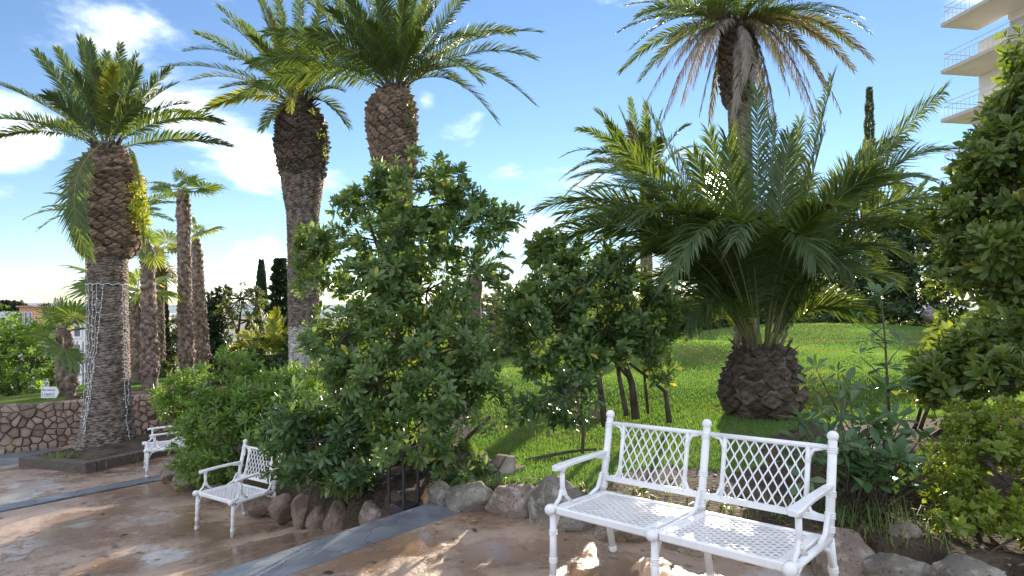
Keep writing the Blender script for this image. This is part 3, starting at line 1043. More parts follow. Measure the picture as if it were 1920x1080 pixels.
# ------------------------------------------------------------------ dark lantern bollard
lp = W(757, 962, 5.35); lp.z = W(757, 964, 5.35).z
root = thing('garden_lantern', 'tall dark metal lantern frame with four thin posts beside the slate band', 'lantern', lp, rot=(0, 0, R(-35)))
mb = MB(); mb.box((0, 0, .045), (.20, .20, .09), bev=.006); mb.build('base', M['dark_metal'], root)
for sx in (-1, 1):
    for sy in (-1, 1):
        mb = MB(); mb.box((sx * .088, sy * .088, .31), (.024, .024, .44), bev=.003); mb.build('post', M['dark_metal'], root)
mb = MB(); mb.box((0, 0, .55), (.215, .215, .045), bev=.006); mb.build('cap', M['dark_metal'], root)

# ================================================================== PALMS
def tri_profile(prof, d):
    """[(py, half px, cx px)] -> list of (z, radius, cx) at distance d."""
    return [(CZ + (HY - py) / F * d, hw / F * d, (cx - 960) / F * d) for py, hw, cx in prof]


BOOT = {}


def boot_mesh(mat, w, h, out, seed):
    key = (mat, round(w, 3), round(h, 3), round(out, 3), seed)
    if key in BOOT: return BOOT[key]
    rg = random.Random(seed)
    j = lambda a: rg.uniform(-a, a)
    # local axes: x along the girth, y outward, z up; a rhombic stub with a cut, up-tilted face
    o = [(-w * .44 + j(.01), out * .55, j(h * .1)), (j(w * .08), out * .25, -h * .42), (w * .44 + j(.01), out * .55, j(h * .1)), (w * .22, out * (1 + j(.2)), h * .22), (j(w * .06), out * (1.15 + j(.2)), h * .30), (-w * .22, out * (1 + j(.2)), h * .22)]
    i_ = [(-w * .52, -out * .5, 0), (0, -out * .5, -h * .55), (w * .52, -out * .5, 0), (w * .26, -out * .5, h * .45), (0, -out * .5, h * .55), (-w * .26, -out * .5, h * .45)]
    c = (j(w * .05), out * .72, h * .02)
    v = o + i_ + [c]
    f = []
    for a in range(6):
        b = (a + 1) % 6
        f.append((a, b, 12)); f.append((6 + a, 6 + b, b, a))
    mb = MB(); mb.v = v; mb.f = [tuple(reversed(q_)) if False else q_ for q_ in f]; mb.m = [0] * len(f)
    me = mb.mesh('leaf_base', M[mat])
    BOOT[key] = me
    return me


def lathe(mb, prof, n=26, seed=0, rough=.03, step=.05, m=0):
    zs = [p[0] for p in prof][::-1]; rs = [p[1] for p in prof][::-1]; cs = [p[2] for p in prof][::-1]; ys_ = [p[3] if len(p) > 3 else 0 for p in prof][::-1]
    z0, z1 = zs[0], zs[-1]
    k = max(6, int((z1 - z0) / step))
    rings = []
    for i in range(k + 1):
        z = z0 + (z1 - z0) * i / k
        r = float(np.interp(z, zs, rs)); c = float(np.interp(z, zs, cs)); y = float(np.interp(z, zs, ys_))
        for a in range(n):
            an = 2 * math.pi * a / n
            nn_ = mnoise.noise(Vector((math.cos(an) * 2.2, math.sin(an) * 2.2, z * 4 + seed))) + .7 * mnoise.noise(Vector((math.cos(an) * 1.0, math.sin(an) * 1.0, z * 16 + seed)))
            rr = r * (1 + rough * nn_)
            mb.v.append((c + rr * math.cos(an), y + rr * math.sin(an), z))
    b0 = len(mb.v) - (k + 1) * n
    for i in range(k):
        for a in range(n):
            b = (a + 1) % n
            mb.f.append((b0 + i * n + a, b0 + i * n + b, b0 + (i + 1) * n + b, b0 + (i + 1) * n + a)); mb.m.append(m)
    mb.f.append(tuple(range(b0 + k * n, b0 + k * n + n))); mb.m.append(m)


def spiral(prof, zlo, zhi, w, h, pack=.72, jit=.06, seed=1):
    """Leaf-base places wound round the trunk between two heights: (pos, angle, radius)."""
    zs = [p[0] for p in prof][::-1]; rs = [p[1] for p in prof][::-1]; cs = [p[2] for p in prof][::-1]
    rg = random.Random(seed); z, i, outp = zlo, 0, []
    while z < zhi:
        r = float(np.interp(z, zs, rs)); c = float(np.interp(z, zs, cs))
        an = i * R(137.508) + rg.uniform(-jit, jit)
        outp.append((Vector((c + r * math.cos(an), r * math.sin(an), z + rg.uniform(-.01, .01))), an, r))
        z += w * h * pack / (2 * math.pi * r); i += 1
    return outp


def stuff_boots(places, me, yoff, scale=1.0, seed=0):
    v = np.array([x.co[:] for x in me.vertices]); me.calc_loop_triangles()
    t = np.array([x.vertices[:] for x in me.loop_triangles])
    rg = random.Random(seed); ms = []
    for p, an, r in places:
        s = scale * rg.uniform(.8, 1.25)
        m = Matrix.Translation(p) @ Matrix.Rotation(an - math.pi / 2 + rg.uniform(-.15, .15), 4, 'Z') @ Matrix.Rotation(rg.uniform(-.25, .25), 4, 'X') @ Matrix.Diagonal((s, s, s, 1))
        ms.append(np.array(m))
    return np_inst(v, t, np.array(ms))


def frond_np(P0, P1, P2, n, L_, w, seed, vee=.38, droop=.22, roll=0.0, a0=64, a1=24, start=.10, back_w=1.0, prof_lo=.34, sparse=0.0):
    rn_ = np.random.RandomState(seed)
    P0, P1, P2 = (np.array(p, float) for p in (P0, P1, P2))
    t = np.linspace(start, 1.0, n)[:, None]
    pts = (1 - t) ** 2 * P0 + 2 * t * (1 - t) * P1 + t * t * P2
    tan = 2 * (1 - t) * (P1 - P0) + 2 * t * (P2 - P1)
    tan /= np.linalg.norm(tan, axis=1)[:, None] + 1e-9
    ch = P2 - P0
    up = np.array([0, 0, 1.0])
    hz = np.array([ch[0], ch[1], 0.0])
    if np.linalg.norm(hz) < .22 * np.linalg.norm(ch):
        a = rn_.uniform(-.5, .5); hz = np.array([math.sin(a), -math.cos(a), 0])
    side0 = np.cross(hz / np.linalg.norm(hz), up)
    side = side0[None] - tan * (tan @ side0)[:, None]
    side /= np.linalg.norm(side, axis=1)[:, None]
    nrm = np.cross(side, tan)
    cr, sr = math.cos(roll), math.sin(roll)
    side, nrm = side * cr + nrm * sr, nrm * cr - side * sr
    x = (t[:, 0] - start) / (1 - start)
    lprof = prof_lo + (1 - prof_lo) * np.sin(np.pi * np.clip(x * .80 + .14, 0, 1)) ** .8
    lprof *= np.where(x < .08, .45, 1)
    V, Fq = [], []
    for s in (-1, 1):
        a = np.radians(a0 + (a1 - a0) * x + rn_.normal(0, 5, n))
        vv = vee + rn_.normal(0, .10, n)
        ca, sa = np.cos(a)[:, None], np.sin(a)[:, None]
        d = tan * ca + (side * s * np.cos(vv)[:, None] + nrm * np.sin(vv)[:, None]) * sa
        l = (L_ * lprof * rn_.uniform(.88, 1.1, n))[:, None]
        dr = (droop * rn_.uniform(.5, 1.5, n))[:, None] * l
        base = pts + tan * rn_.uniform(-.01, .01, n)[:, None]
        mid = base + d * l * .5 - up * dr * .22
        tip = base + d * l * .985 - up * dr
        wd = np.cross(d, nrm + rn_.normal(0, .25, (n, 3)))
        wd /= np.linalg.norm(wd, axis=1)[:, None] + 1e-9
        ww = (w * (.55 + .45 * lprof) * rn_.uniform(.85, 1.15, n))[:, None]
        vs = np.stack([base + wd * ww * .32, base - wd * ww * .32, mid + wd * ww * .5, mid - wd * ww * .5, tip], 1)
        if sparse:
            kp = rn_.rand(n) > sparse; vs = vs[kp]
        b = sum(len(q_) for q_ in V)
        V.append(vs.reshape(-1, 3))
        k = np.arange(len(vs))[:, None] * 5 + b
        Fq.append(np.concatenate([k + np.array([[0, 1, 3]]), k + np.array([[0, 3, 2]]), k + np.array([[2, 3, 4]])], 0))
    v = np.concatenate(V); f = np.concatenate(Fq)
    mi = np.zeros(len(f), int)
    # rachis, a tapering four-sided stalk
    tt = np.linspace(0, 1, 14)[:, None]
    rp = (1 - tt) ** 2 * P0 + 2 * tt * (1 - tt) * P1 + tt * tt * P2
    ln = np.linalg.norm(ch)
    rr = np.interp(tt[:, 0], [0, .12, .5, 1], [.016, .010, .006, .002]) * max(.5, min(1.6, ln / 2.4)) * back_w
    tg = np.gradient(rp, axis=0); tg /= np.linalg.norm(tg, axis=1)[:, None]
    sd = side0[None] - tg * (tg @ side0)[:, None]; sd /= np.linalg.norm(sd, axis=1)[:, None]
    nr = np.cross(sd, tg)
    ring = np.stack([rp + sd * rr[:, None], rp + nr * rr[:, None], rp - sd * rr[:, None], rp - nr * rr[:, None]], 1).reshape(-1, 3)
    b = len(v); fs = []
    for i in range(13):
        for k in range(4):
            j = (k + 1) % 4
            A, B, C, D = b + i * 4 + k, b + i * 4 + j, b + i * 4 + 4 + j, b + i * 4 + 4 + k
            fs += [(A, B, C), (A, C, D)]
    v = np.concatenate([v, ring]); f = np.concatenate([f, np.array(fs)])
    mi = np.concatenate([mi, np.ones(len(fs), int)])
    return v, f, mi


FN = [100]


def add_frond(root, base, tip, arch, mat='frond', n=46, L_=.34, w=.030, roll=None, name='frond', lab=None, midshift=None, frac=.52, **kw):
    FN[0] += 1
    rg = random.Random(FN[0])
    base, tip = Vector(base), Vector(tip)
    ln = (tip - base).length
    p1 = base.lerp(tip, frac) + Vector((0, 0, arch * ln))
    if midshift: p1 += Vector(midshift)
    v, f, mi = frond_np((0, 0, 0), p1 - base, tip - base, n, L_, w, FN[0], roll=rg.uniform(-.75, .75) if roll is None else roll, **kw)
    me = np_mesh(name, v, f, [M[mat], M['rachis_dead' if mat in ('frond_dead', 'frond_brown') else 'rachis']], mi)
    o = link(name, me, root, base - root.location)
    if lab: o['label'] = lab
    return o


def phoenix(label, prof_px, d, crown_px, zs_boot, boot=(.17, .12, .07), boot_mat='boot', lower_mat='bark', lower=(.13, .045, .025), paint_from=None, nparts=300, seed=1, group='tall pineapple-headed date palms'):
    prof = tri_profile(prof_px, d)
    zb = prof[-1][0]; cb = prof[-1][2]
    root = thing('date_palm', label, 'palm tree', (cb, d, zb), group)
    rl = root.location.copy()
    pr = [(z - zb, r, c - cb) for z, r, c in prof]
    mb = MB(); lathe(mb, [(z, r * .965, c) for z, r, c in pr], 30, seed, .022, .05)
    tr = mb.build('trunk', M[lower_mat], root, True)
    zlo, zhi = (CZ + (HY - zs_boot[0]) / F * d) - zb, (CZ + (HY - zs_boot[1]) / F * d) - zb
    pl = spiral(pr, zlo, zhi, boot[0], boot[1], seed=seed)
    # the ones that face the viewer first, each an object; the remainder joined
    pl.sort(key=lambda q_: q_[0].y)
    rg = random.Random(seed)
    var = [boot_mesh(boot_mat, boot[0], boot[1], boot[2], s) for s in range(5)]
    for p, an, r in pl[:nparts]:
        s = rg.uniform(.78, 1.25)
        link('leaf_base', rg.choice(var), tr, p, (rg.uniform(-.25, .35), rg.uniform(-.25, .25), an - math.pi / 2), s)
    if pl[nparts:]:
        v, t = stuff_boots(pl[nparts:], var[0], 0)
        tag(link('leaf_bases', np_mesh('leaf_bases', v, t, M[boot_mat]), tr), kind='stuff')
    if lower:
        pl = spiral(pr, .02, zlo + .03, lower[0], lower[1], pack=.60, seed=seed + 7)
        lm = boot_mesh('scar', lower[0], lower[1], lower[2], 3)
        if paint_from is not None:
            zp = (CZ + (HY - paint_from) / F * d) - zb
            lo = [q_ for q_ in pl if q_[0].z < zp]; pl = [q_ for q_ in pl if q_[0].z >= zp]
            lm2 = boot_mesh('bark_pale', lower[0], lower[1], lower[2] * .6, 3)
            v, t = stuff_boots(lo, lm2, 0, 1.0, seed)
            tag(link('limewashed_scars', np_mesh('limewashed_scars', v, t, M['bark_pale']), tr), kind='stuff')
        v, t = stuff_boots(pl, lm, 0, 1.0, seed)
        tag(link('bark_scars', np_mesh('bark_scars', v, t, M['scar']), tr), kind='stuff')
    cw = W(crown_px[0], crown_px[1], d)
    return root, cw, pr


def crown(root, cw, d, specs, spread=.10, **kw):
    """specs: (tip px, tip py, nearer(-)/farther(+) m, arch, material, [options])"""
    rg = random.Random(len(specs) * 3 + int(d * 10))
    for s in specs:
        px, py, dy, arch = s[:4]
        mat = s[4] if len(s) > 4 else 'frond'
        o = dict(kw); o.update(s[5] if len(s) > 5 else {})
        bx = o.pop('base', None)
        tip = W(px, py, d + dy)
        dirv = (tip - cw); dirv.z = 0
        b = cw + dirv.normalized() * spread * rg.uniform(.6, 1.1) + Vector((0, 0, rg.uniform(-.08, .10)))
        if bx: b = W(bx[0], bx[1], d + (bx[2] if len(bx) > 2 else 0))
        add_frond(root, b, tip, arch, mat, **o)


def crown_fill(root, cw, cnt, el, length, seed, spread=.12, arch=(.05, .25), mats=('frond',), **kw):
    rg = random.Random(seed)
    for i in range(cnt):
        az = 2 * math.pi * (i + rg.uniform(-.3, .3)) / cnt + seed
        e = R(rg.uniform(*el)); l = rg.uniform(*length)
        dv = Vector((math.cos(az) * math.cos(e), math.sin(az) * math.cos(e), math.sin(e)))
        b = cw + Vector((math.cos(az), math.sin(az), 0)) * spread + Vector((0, 0, rg.uniform(-.1, .1)))
        add_frond(root, b, b + dv * l, rg.uniform(*arch), rg.choice(mats), **kw)


def stubs(root, cw, r, n, ln, seed, mat='boot', z=-.05, tilt=(25, 60)):
    """Cut stalk ends that stand up and out round the crown's foot."""
    rg = random.Random(seed)
    for i in range(n):
        az = i * R(137.5); t = R(rg.uniform(*tilt)); l = ln * rg.uniform(.6, 1.3)
        b = cw - root.location + Vector((math.cos(az) * r, math.sin(az) * r, z + rg.uniform(-.08, .06)))
        d_ = Vector((math.cos(az) * math.sin(t), math.sin(az) * math.sin(t), math.cos(t)))
        mb = MB(); mb.tube([(0, 0, 0), d_ * l * .5 + Vector((0, 0, .01)), d_ * l], [.055 * ln / .3, .034 * ln / .3, .018 * ln / .3], 4, flat=(1.5, .55, (-math.sin(az), math.cos(az), 0)))
        mb.build('cut_stalk', M[mat], root, loc=b)


# --- A: the tall palm at the left with its string lights
rootA, cwA, prA = phoenix('tall date palm with bulging head and string lights, growing inside the timber edging',
    [(268, 16, 205), (295, 32, 203), (330, 52, 203), (370, 57, 203), (420, 55, 204), (455, 50, 203), (474, 44, 201), (486, 31, 202), (540, 30, 202), (650, 31, 204), (740, 34, 203), (790, 39, 202), (825, 46, 201), (845, 53, 200)],
    12.0, (200, 275), (478, 275), boot=(.21, .135, .075), seed=2, lower=(.17, .055, .03))
D_ = 12.0
crown(rootA, cwA, D_, [
    (-30, 150, -.3, .12), (-12, 258, -.2, .22), (-25, 225, .6, .16, 'frond', {}), (68, 98, .3, .08), (108, 92, .8, .06), (150, 72, .3, .05), (166, 80, -.5, .05), (225, 84, .2, .05), (238, 118, .7, .08),
    (258, 128, -.3, .06), (318, 130, .4, .10), (330, 158, 1.0, .16), (350, 195, -.4, .22), (344, 210, .9, .25), (412, 228, .2, .26), (428, 272, -.1, .14),
    (216, 128, -1.1, .16, 'frond_yellow'), (178, 130, -1.0, .14), (190, 120, -.5, .08), (200, 100, 1.0, .1), (130, 160, 1.2, .2), (290, 170, 1.5, .2), (90, 180, -.9, .2), (60, 250, 1.4, .2), (270, 200, -1.2, .25), (140, 140, -.9, .12), (235, 170, -1.3, .3),
    (163, 474, -1.15, .03, 'frond', {'base': (188, 272, -.35), 'L_': .44, 'roll': 0.1, 'a0': 50, 'a1': 22, 'vee': .1, 'n': 84, 'w': .026, 'lab': 'long broken frond hanging down the front of the trunk', 'midshift': (-.05, -.9, .1)}),
    (262, 348, -.5, .15, 'frond_yellow', {'base': (240, 272, -.2), 'L_': .10, 'droop': .5}),
    (272, 470, -.5, .1, 'frond_yellow', {'base': (268, 395, -.4), 'L_': .10}),
], n=84, L_=.36, w=.028, vee=.62, droop=.16)
crown_fill(rootA, cwA, 4, (62, 82), (1.6, 2.0), 3, arch=(.02, .10), n=80, L_=.32, w=.022)

stubs(rootA, cwA, .20, 22, .20, 1, 'boot_dark', -.08)

# --- B: second tall palm, pale limed foot
rootB, cwB, prB = phoenix('tall date palm with dark swollen head and limewashed white foot',
    [(186, 14, 558), (210, 34, 562), (240, 44, 566), (275, 45, 566), (320, 39, 567), (370, 33, 567), (400, 28, 568), (470, 27, 569), (570, 27, 570), (640, 27, 571), (700, 28, 572), (770, 31, 572)],
    14.0, (562, 195), (330, 195), boot=(.21, .145, .075), boot_mat='boot_dark', seed=4, paint_from=612)
D_ = 14.0
crown(rootB, cwB, D_, [
    (308, 126, -.3, .20), (362, 150, .3, .24, 'frond_yellow'), (368, 62, .1, .14), (410, 14, -.3, .12), (388, 204, -.5, .24, 'frond_yellow'), (470, -40, .3, .06), (505, -70, .0, .05), (560, -90, .6, .04), (620, -70, -.5, .06), (660, -30, .5, .1),
    (492, 242, -.8, .32, 'frond_yellow'), (652, 236, -.2, .45), (700, 120, .6, .2), (640, 170, .9, .3), (520, 60, -1.2, .1, 'frond_yellow'), (560, 90, -1.4, .15, 'frond'), (600, 120, -1.3, .25, 'frond'), (470, 120, -1.2, .2, 'frond_yellow'), (450, 40, 1.2, .12), (430, 110, 1.5, .2), (680, 60, 1.4, .15), (545, 205, -1.6, .5, 'frond_yellow'), (600, 20, 1.5, .05), (420, 165, -1.0, .28, 'frond_yellow'),
    (500, 20, -.6, .08, 'frond_brown'), (420, 40, .6, .16), (470, 70, -.9, .2), (600, 70, -.8, .12, 'frond'), (350, 95, .5, .26)], n=84, L_=.36, w=.028, vee=.62, droop=.16)
crown_fill(rootB, cwB, 6, (55, 80), (2.2, 3.0), 5, arch=(.02, .08), n=80, L_=.32, w=.022)

stubs(rootB, cwB, .24, 24, .22, 2, 'boot_dark')

# --- C: third tall palm behind the big shrub
rootC, cwC, prC = phoenix('tall date palm rising behind the big central shrub, with a pale pineapple-like head',
    [(160, 16, 738), (180, 32, 737), (205, 43, 735), (235, 45, 735), (268, 41, 737), (300, 38, 739), (340, 32, 741), (420, 30, 742), (520, 31, 742), (600, 33, 742), (760, 38, 742)],
    13.0, (740, 170), (335, 168), boot=(.21, .15, .075), seed=6)
D_ = 13.0
crown(rootC, cwC, D_, [
    (448, 182, -1.4, .30, 'frond', {'L_': .40, 'roll': -.9, 'vee': .2}), (470, 120, -1.1, .30, 'frond', {'L_': .42, 'roll': -.9, 'vee': .2}), (498, 62, -.8, .26, 'frond', {'L_': .40, 'roll': -.9, 'vee': .2}), (545, -20, -.4, .16), (600, -90, .2, .08), (650, -120, -.3, .05), (720, -140, .1, .02), (780, -120, -.6, .03),
    (840, -80, .4, .06), (905, -45, .0, .10), (900, 70, -.5, .36), (1000, 108, .2, .30), (998, 192, -.2, .42), (930, 226, .3, .52), (862, 158, .9, .5), (960, 60, 1.0, .3), (1010, 60, .6, .22),
    (650, -10, -1.3, .10), (700, -40, -1.5, .06), (760, -20, -1.5, .06), (820, 10, -1.3, .15), (580, 60, -1.2, .26, 'frond', {'L_': .4, 'roll': -.9, 'vee': .2}), (620, 20, -1.4, .16), (560, 150, .8, .3), (850, 40, 1.4, .2), (690, 40, -1.7, .2), (790, 60, -1.6, .25), (640, 120, -1.5, .45), (900, 150, -.9, .5), (560, 100, 1.4, .25)],
    n=92, L_=.42, w=.027, vee=.58, droop=.18)
crown_fill(rootC, cwC, 14, (40, 78), (2.2, 3.0), 7, arch=(.03, .12), n=84, L_=.36, w=.022)

stubs(rootC, cwC, .22, 24, .22, 3, 'boot_dark')

# --- D: the shaggy tall palm with dry fronds
rootD, cwD, prD = phoenix('tall shaggy date palm with grey dry fronds hanging below its crown',
    [(40, 22, 1382), (70, 29, 1382), (100, 31, 1382), (160, 28, 1382), (190, 25, 1384), (205, 19, 1386), (260, 19, 1388), (400, 19, 1392), (560, 20, 1396), (645, 22, 1400)],
    16.0, (1382, 55), (196, 45), boot=(.19, .13, .07), boot_mat='boot_dark', seed=8, group=None)
D_ = 16.0
Dd = {'L_': .26, 'droop': .8, 'vee': -.2, 'sparse': .15}
crown(rootD, cwD, D_, [
    (1160, 60, -.2, .28), (1165, 132, .3, .34), (1175, 10, .3, .20), (1210, -40, -.5, .14), (1630, 60, .2, .34), (1632, 110, -.5, .40, 'frond_brown'), (1620, -20, .6, .2), (1580, -70, 0, .14), (1600, 130, .5, .4, 'frond_brown'),
    (1300, -110, .2, .06), (1390, -140, -.5, .03), (1470, -110, .4, .06), (1530, -80, -.8, .1), (1250, -70, -1, .1), (1240, 40, -1.5, .32), (1290, 20, -1.8, .25), (1500, 40, -1.8, .3), (1550, 80, -1.3, .36, 'frond_brown'), (1440, 0, -2, .2), (1350, -20, -2, .15),
    (1212, 190, .2, .5, 'frond_dead', Dd), (1255, 200, -.6, .55, 'frond_dead', Dd), (1280, 190, -1.1, .55, 'frond_dead', Dd), (1312, 210, .4, .5, 'frond_brown', Dd), (1235, 120, -.8, .45, 'frond_brown'), (1300, 160, -1.3, .5, 'frond_dead', Dd),
    (1375, 215, -.75, .06, 'frond_dead', {**Dd, 'midshift': (0, -.7, .2)}), (1395, 150, -.9, .1, 'frond_dead', {**Dd, 'midshift': (0, -.7, .3)}), (1420, 190, -.9, .5, 'frond_dead', Dd), (1455, 235, -.4, .5, 'frond_dead', Dd), (1480, 170, -1.2, .5, 'frond_dead', Dd), (1510, 200, .5, .55, 'frond_brown', Dd), (1530, 225, -.5, .55, 'frond_dead', Dd), (1575, 205, .2, .52, 'frond_brown', Dd), (1545, 160, -1.0, .5, 'frond_brown'),
    (1200, 150, 1.0, .4), (1330, 230, 1.0, .6, 'frond_brown', Dd), (1440, 215, 1.2, .6, 'frond_brown', Dd), (1600, 90, 1.2, .35), (1265, 120, -.3, .5, 'frond_dead', Dd), (1240, 230, .8, .6, 'frond_dead', Dd), (1550, 250, .8, .65, 'frond_dead', Dd), (1470, 130, -1.6, .5, 'frond_brown', Dd), (1325, 120, -1.5, .45, 'frond_dead', Dd), (1185, 90, -.8, .35), (1195, 30, -1.2, .28), (1610, 30, -.8, .3), (1560, 30, -1.4, .26), (1290, 80, -1.7, .35, 'frond_brown'), (1490, 90, -1.7, .4, 'frond_brown')], n=84, L_=.36, w=.030, vee=.5)
crown_fill(rootD, cwD, 16, (15, 70), (2.4, 3.3), 9, arch=(.08, .25), mats=('frond', 'frond', 'frond_brown'), n=76, L_=.34, w=.026)

stubs(rootD, cwD, .34, 24, .34, 4, 'boot_dark')

# --- E: the short broad palm on the lawn
D_ = 8.2
rootE, cwE, prE = phoenix('short broad date palm with dark bulbous trunk in the middle of the lawn',
    [(650, 40, 1428), (664, 49, 1428), (690, 60, 1427), (720, 70, 1427), (745, 72, 1427), (765, 64, 1427), (786, 52, 1427)],
    D_, (1428, 655), (770, 655), boot=(.26, .19, .06), boot_mat='boot_dark', lower=None, seed=11, group=None)
E1 = {'n': 120, 'L_': .56, 'w': .024, 'frac': .42, 'vee': .5, 'droop': .32}
for s in [
    (1012, 392, -.4, .34), (1003, 470, -.9, .36), (1075, 560, -1.2, .45), (1085, 330, .5, .34), (1150, 262, -.3, .22), (1212, 200, .3, .10), (1185, 420, -1.6, .40), (1260, 520, -1.9, .55),
    (1330, 250, .9, .06), (1420, 172, -.2, .03), (1362, 260, -1.0, .05), (1562, 145, .3, .10), (1478, 260, -.9, .06), (1768, 172, .4, .20, 'frond_dark', {'roll': 1.0, 'vee': .25, 'L_': .6}), (1770, 280, -.4, .30), (1640, 330, -1.2, .30), (1800, 385, .2, .34), (1800, 440, -.8, .40), (1660, 520, -.9, .34, 'frond'), (1090, 470, .3, .4), (1160, 420, .6, .36), (1210, 480, .2, .4), (1120, 410, -.6, .4), (1230, 540, -.3, .45), (1700, 480, .3, .38, 'frond'), (1750, 340, .5, .34),
    (1530, 490, -1.7, .60), (1300, 400, -.9, .35), (1300, 290, -.6, .15), (1385, 235, .5, .05), (1450, 225, .4, .05), (1180, 340, -.7, .3), (1240, 310, .6, .2), (1130, 500, -.5, .4), (1545, 250, -.5, .1), (1610, 300, .3, .18), (1690, 262, .6, .25), (1720, 430, -.3, .4), (1200, 600, -.3, .45), (1240, 620, .4, .5), (1170, 545, .3, .4), (1060, 400, .4, .34), (1120, 350, -.2, .32), (1040, 430, -.2, .36), (1380, 450, -1.6, .5), (1560, 390, -1.6, .34), (1250, 350, .9, .24), (1160, 480, .8, .35), (1700, 350, 1.2, .3), (1600, 420, 1.3, .3), (1290, 600, -1.0, .4), (1600, 585, -.3, .34, 'frond'), (1640, 480, 1.2, .35),
    (1500, 230, 1.0, .06), (1400, 320, 1.6, .1), (1270, 290, 1.3, .15), (1520, 330, 1.5, .15), (1100, 430, 1.0, .35), (1230, 450, -1.2, .36), (1590, 500, -1.3, .45)]:
    s = tuple(s) if len(s) > 4 else tuple(s) + ('frond_dark',)
    s = s[:3] + (s[3] * (1.52 if s[3] > .22 else 1.0),) + s[4:]
    crown(rootE, cwE, D_, [s], spread=.24, start=.16, **E1)

stubs(rootE, cwE, .30, 34, .20, 5, 'boot_dark', -.08, (10, 45))
stubs(rootE, cwE, .20, 11, .30, 6, 'rachis', -.07, (5, 30))

# --- far date palms that show only crowns
def small_palm(label, base_px, ground_py, d, tips, r_px=12, mat='frond', L_=.30, w=.05, n=34, group='date palms farther back'):
    cw = W(base_px[0], base_px[1], d); gz_ = CZ + (HY - ground_py) / F * d
    root = thing('date_palm', label, 'palm tree', (cw.x, cw.y, gz_), group)
    mb = MB(); h = cw.z - gz_; r = r_px / F * d
    lathe(mb, [(h + .1, r * .8, 0), (h * .9, r * 1.25, 0), (h * .6, r, 0), (0, r * 1.15, 0)], 14, int(d), .08, .12)
    mb.build('trunk', M['bark'], root, True)
    for s in tips:
        crown(root, cw, d, [s if len(s) > 4 else tuple(s) + (mat,)], n=n, L_=L_, w=w)
    return root


small_palm('date palm seen behind the broad lawn palm, left of the shaggy tall palm', (1212, 345), 620, 22.0,
    [(1052, 335, -.5, .45), (1056, 292, .3, .4), (1085, 242, -.3, .3), (1118, 206, .2, .2), (1182, 186, 0, .05), (1242, 208, .3, .15), (1290, 235, -.4, .3), (1320, 280, .4, .4), (1062, 365, .4, .5), (1100, 360, -1.2, .5), (1150, 320, -1.5, .4), (1240, 260, -1.5, .3), (1200, 250, -1.6, .2), (1140, 230, -1.2, .15), (1215, 225, -1.4, .1), (1160, 200, 1, .1), (1270, 330, -1, .5), (1105, 290, -1.2, .4), (1210, 195, .8, .05), (1180, 230, -1.2, .1, 'frond_brown'), (1075, 320, .6, .45, 'frond_brown')], 11, 'frond', L_=.45, w=.045, n=56, )
small_palm('date palm crown peeking out on both sides of the tall palm with string lights', (205, 420), 700, 22.0,
    [(50, 408, -.3, .3), (70, 432, .3, .35), (88, 362, .2, .2), (84, 388, -.5, .25), (330, 380, .2, .22), (322, 412, -.2, .25), (295, 392, .4, .2), (350, 362, .1, .18), (112, 350, 0, .15), (200, 300, 0, .05), (150, 440, -.4, .5)], 18, 'frond', L_=.34, w=.06)
small_palm('date palm with arching fronds showing behind the right shoulder of the big shrub', (888, 520), 640, 19.0,
    [(962, 482, -.2, .35), (958, 508, .2, .4), (942, 452, 0, .25), (905, 440, .3, .1), (860, 455, 0, .2), (830, 490, -.3, .4), (935, 530, -.7, .5, 'frond_yellow')], 14, 'frond', L_=.34, w=.06)
small_palm('short yellow-green date palm among shrubs left of the limewashed trunk', (508, 672), 722, 17.0,
    [(436, 655, -.3, .42, 'frond_yellow'), (448, 628, .3, .35, 'frond_yellow'), (466, 600, -.2, .22, 'frond_yellow'), (490, 586, .3, .12), (518, 582, -.4, .10, 'frond_yellow'), (540, 592, .2, .16), (560, 612, -.3, .25, 'frond_yellow'), (566, 645, .2, .4), (480, 640, -1.1, .4), (520, 630, -1.2, .25, 'frond_yellow'), (455, 672, -.8, .5), (545, 650, -.9, .4), (500, 600, 1, .1)], 16, 'frond', L_=.36, w=.05)
small_palm('dark date palm in the shade behind the right end of the lawn', (1690, 420), 600, 31.0,
    [(1600, 395, -.3, .3), (1630, 350, .2, .2), (1680, 325, 0, .1), (1740, 335, .2, .15), (1775, 385, -.2, .3), (1640, 420, -1, .4), (1720, 420, -1, .4), (1610, 440, .5, .4), (1770, 430, .5, .4)], 14, 'frond_dark', L_=.5, w=.08)

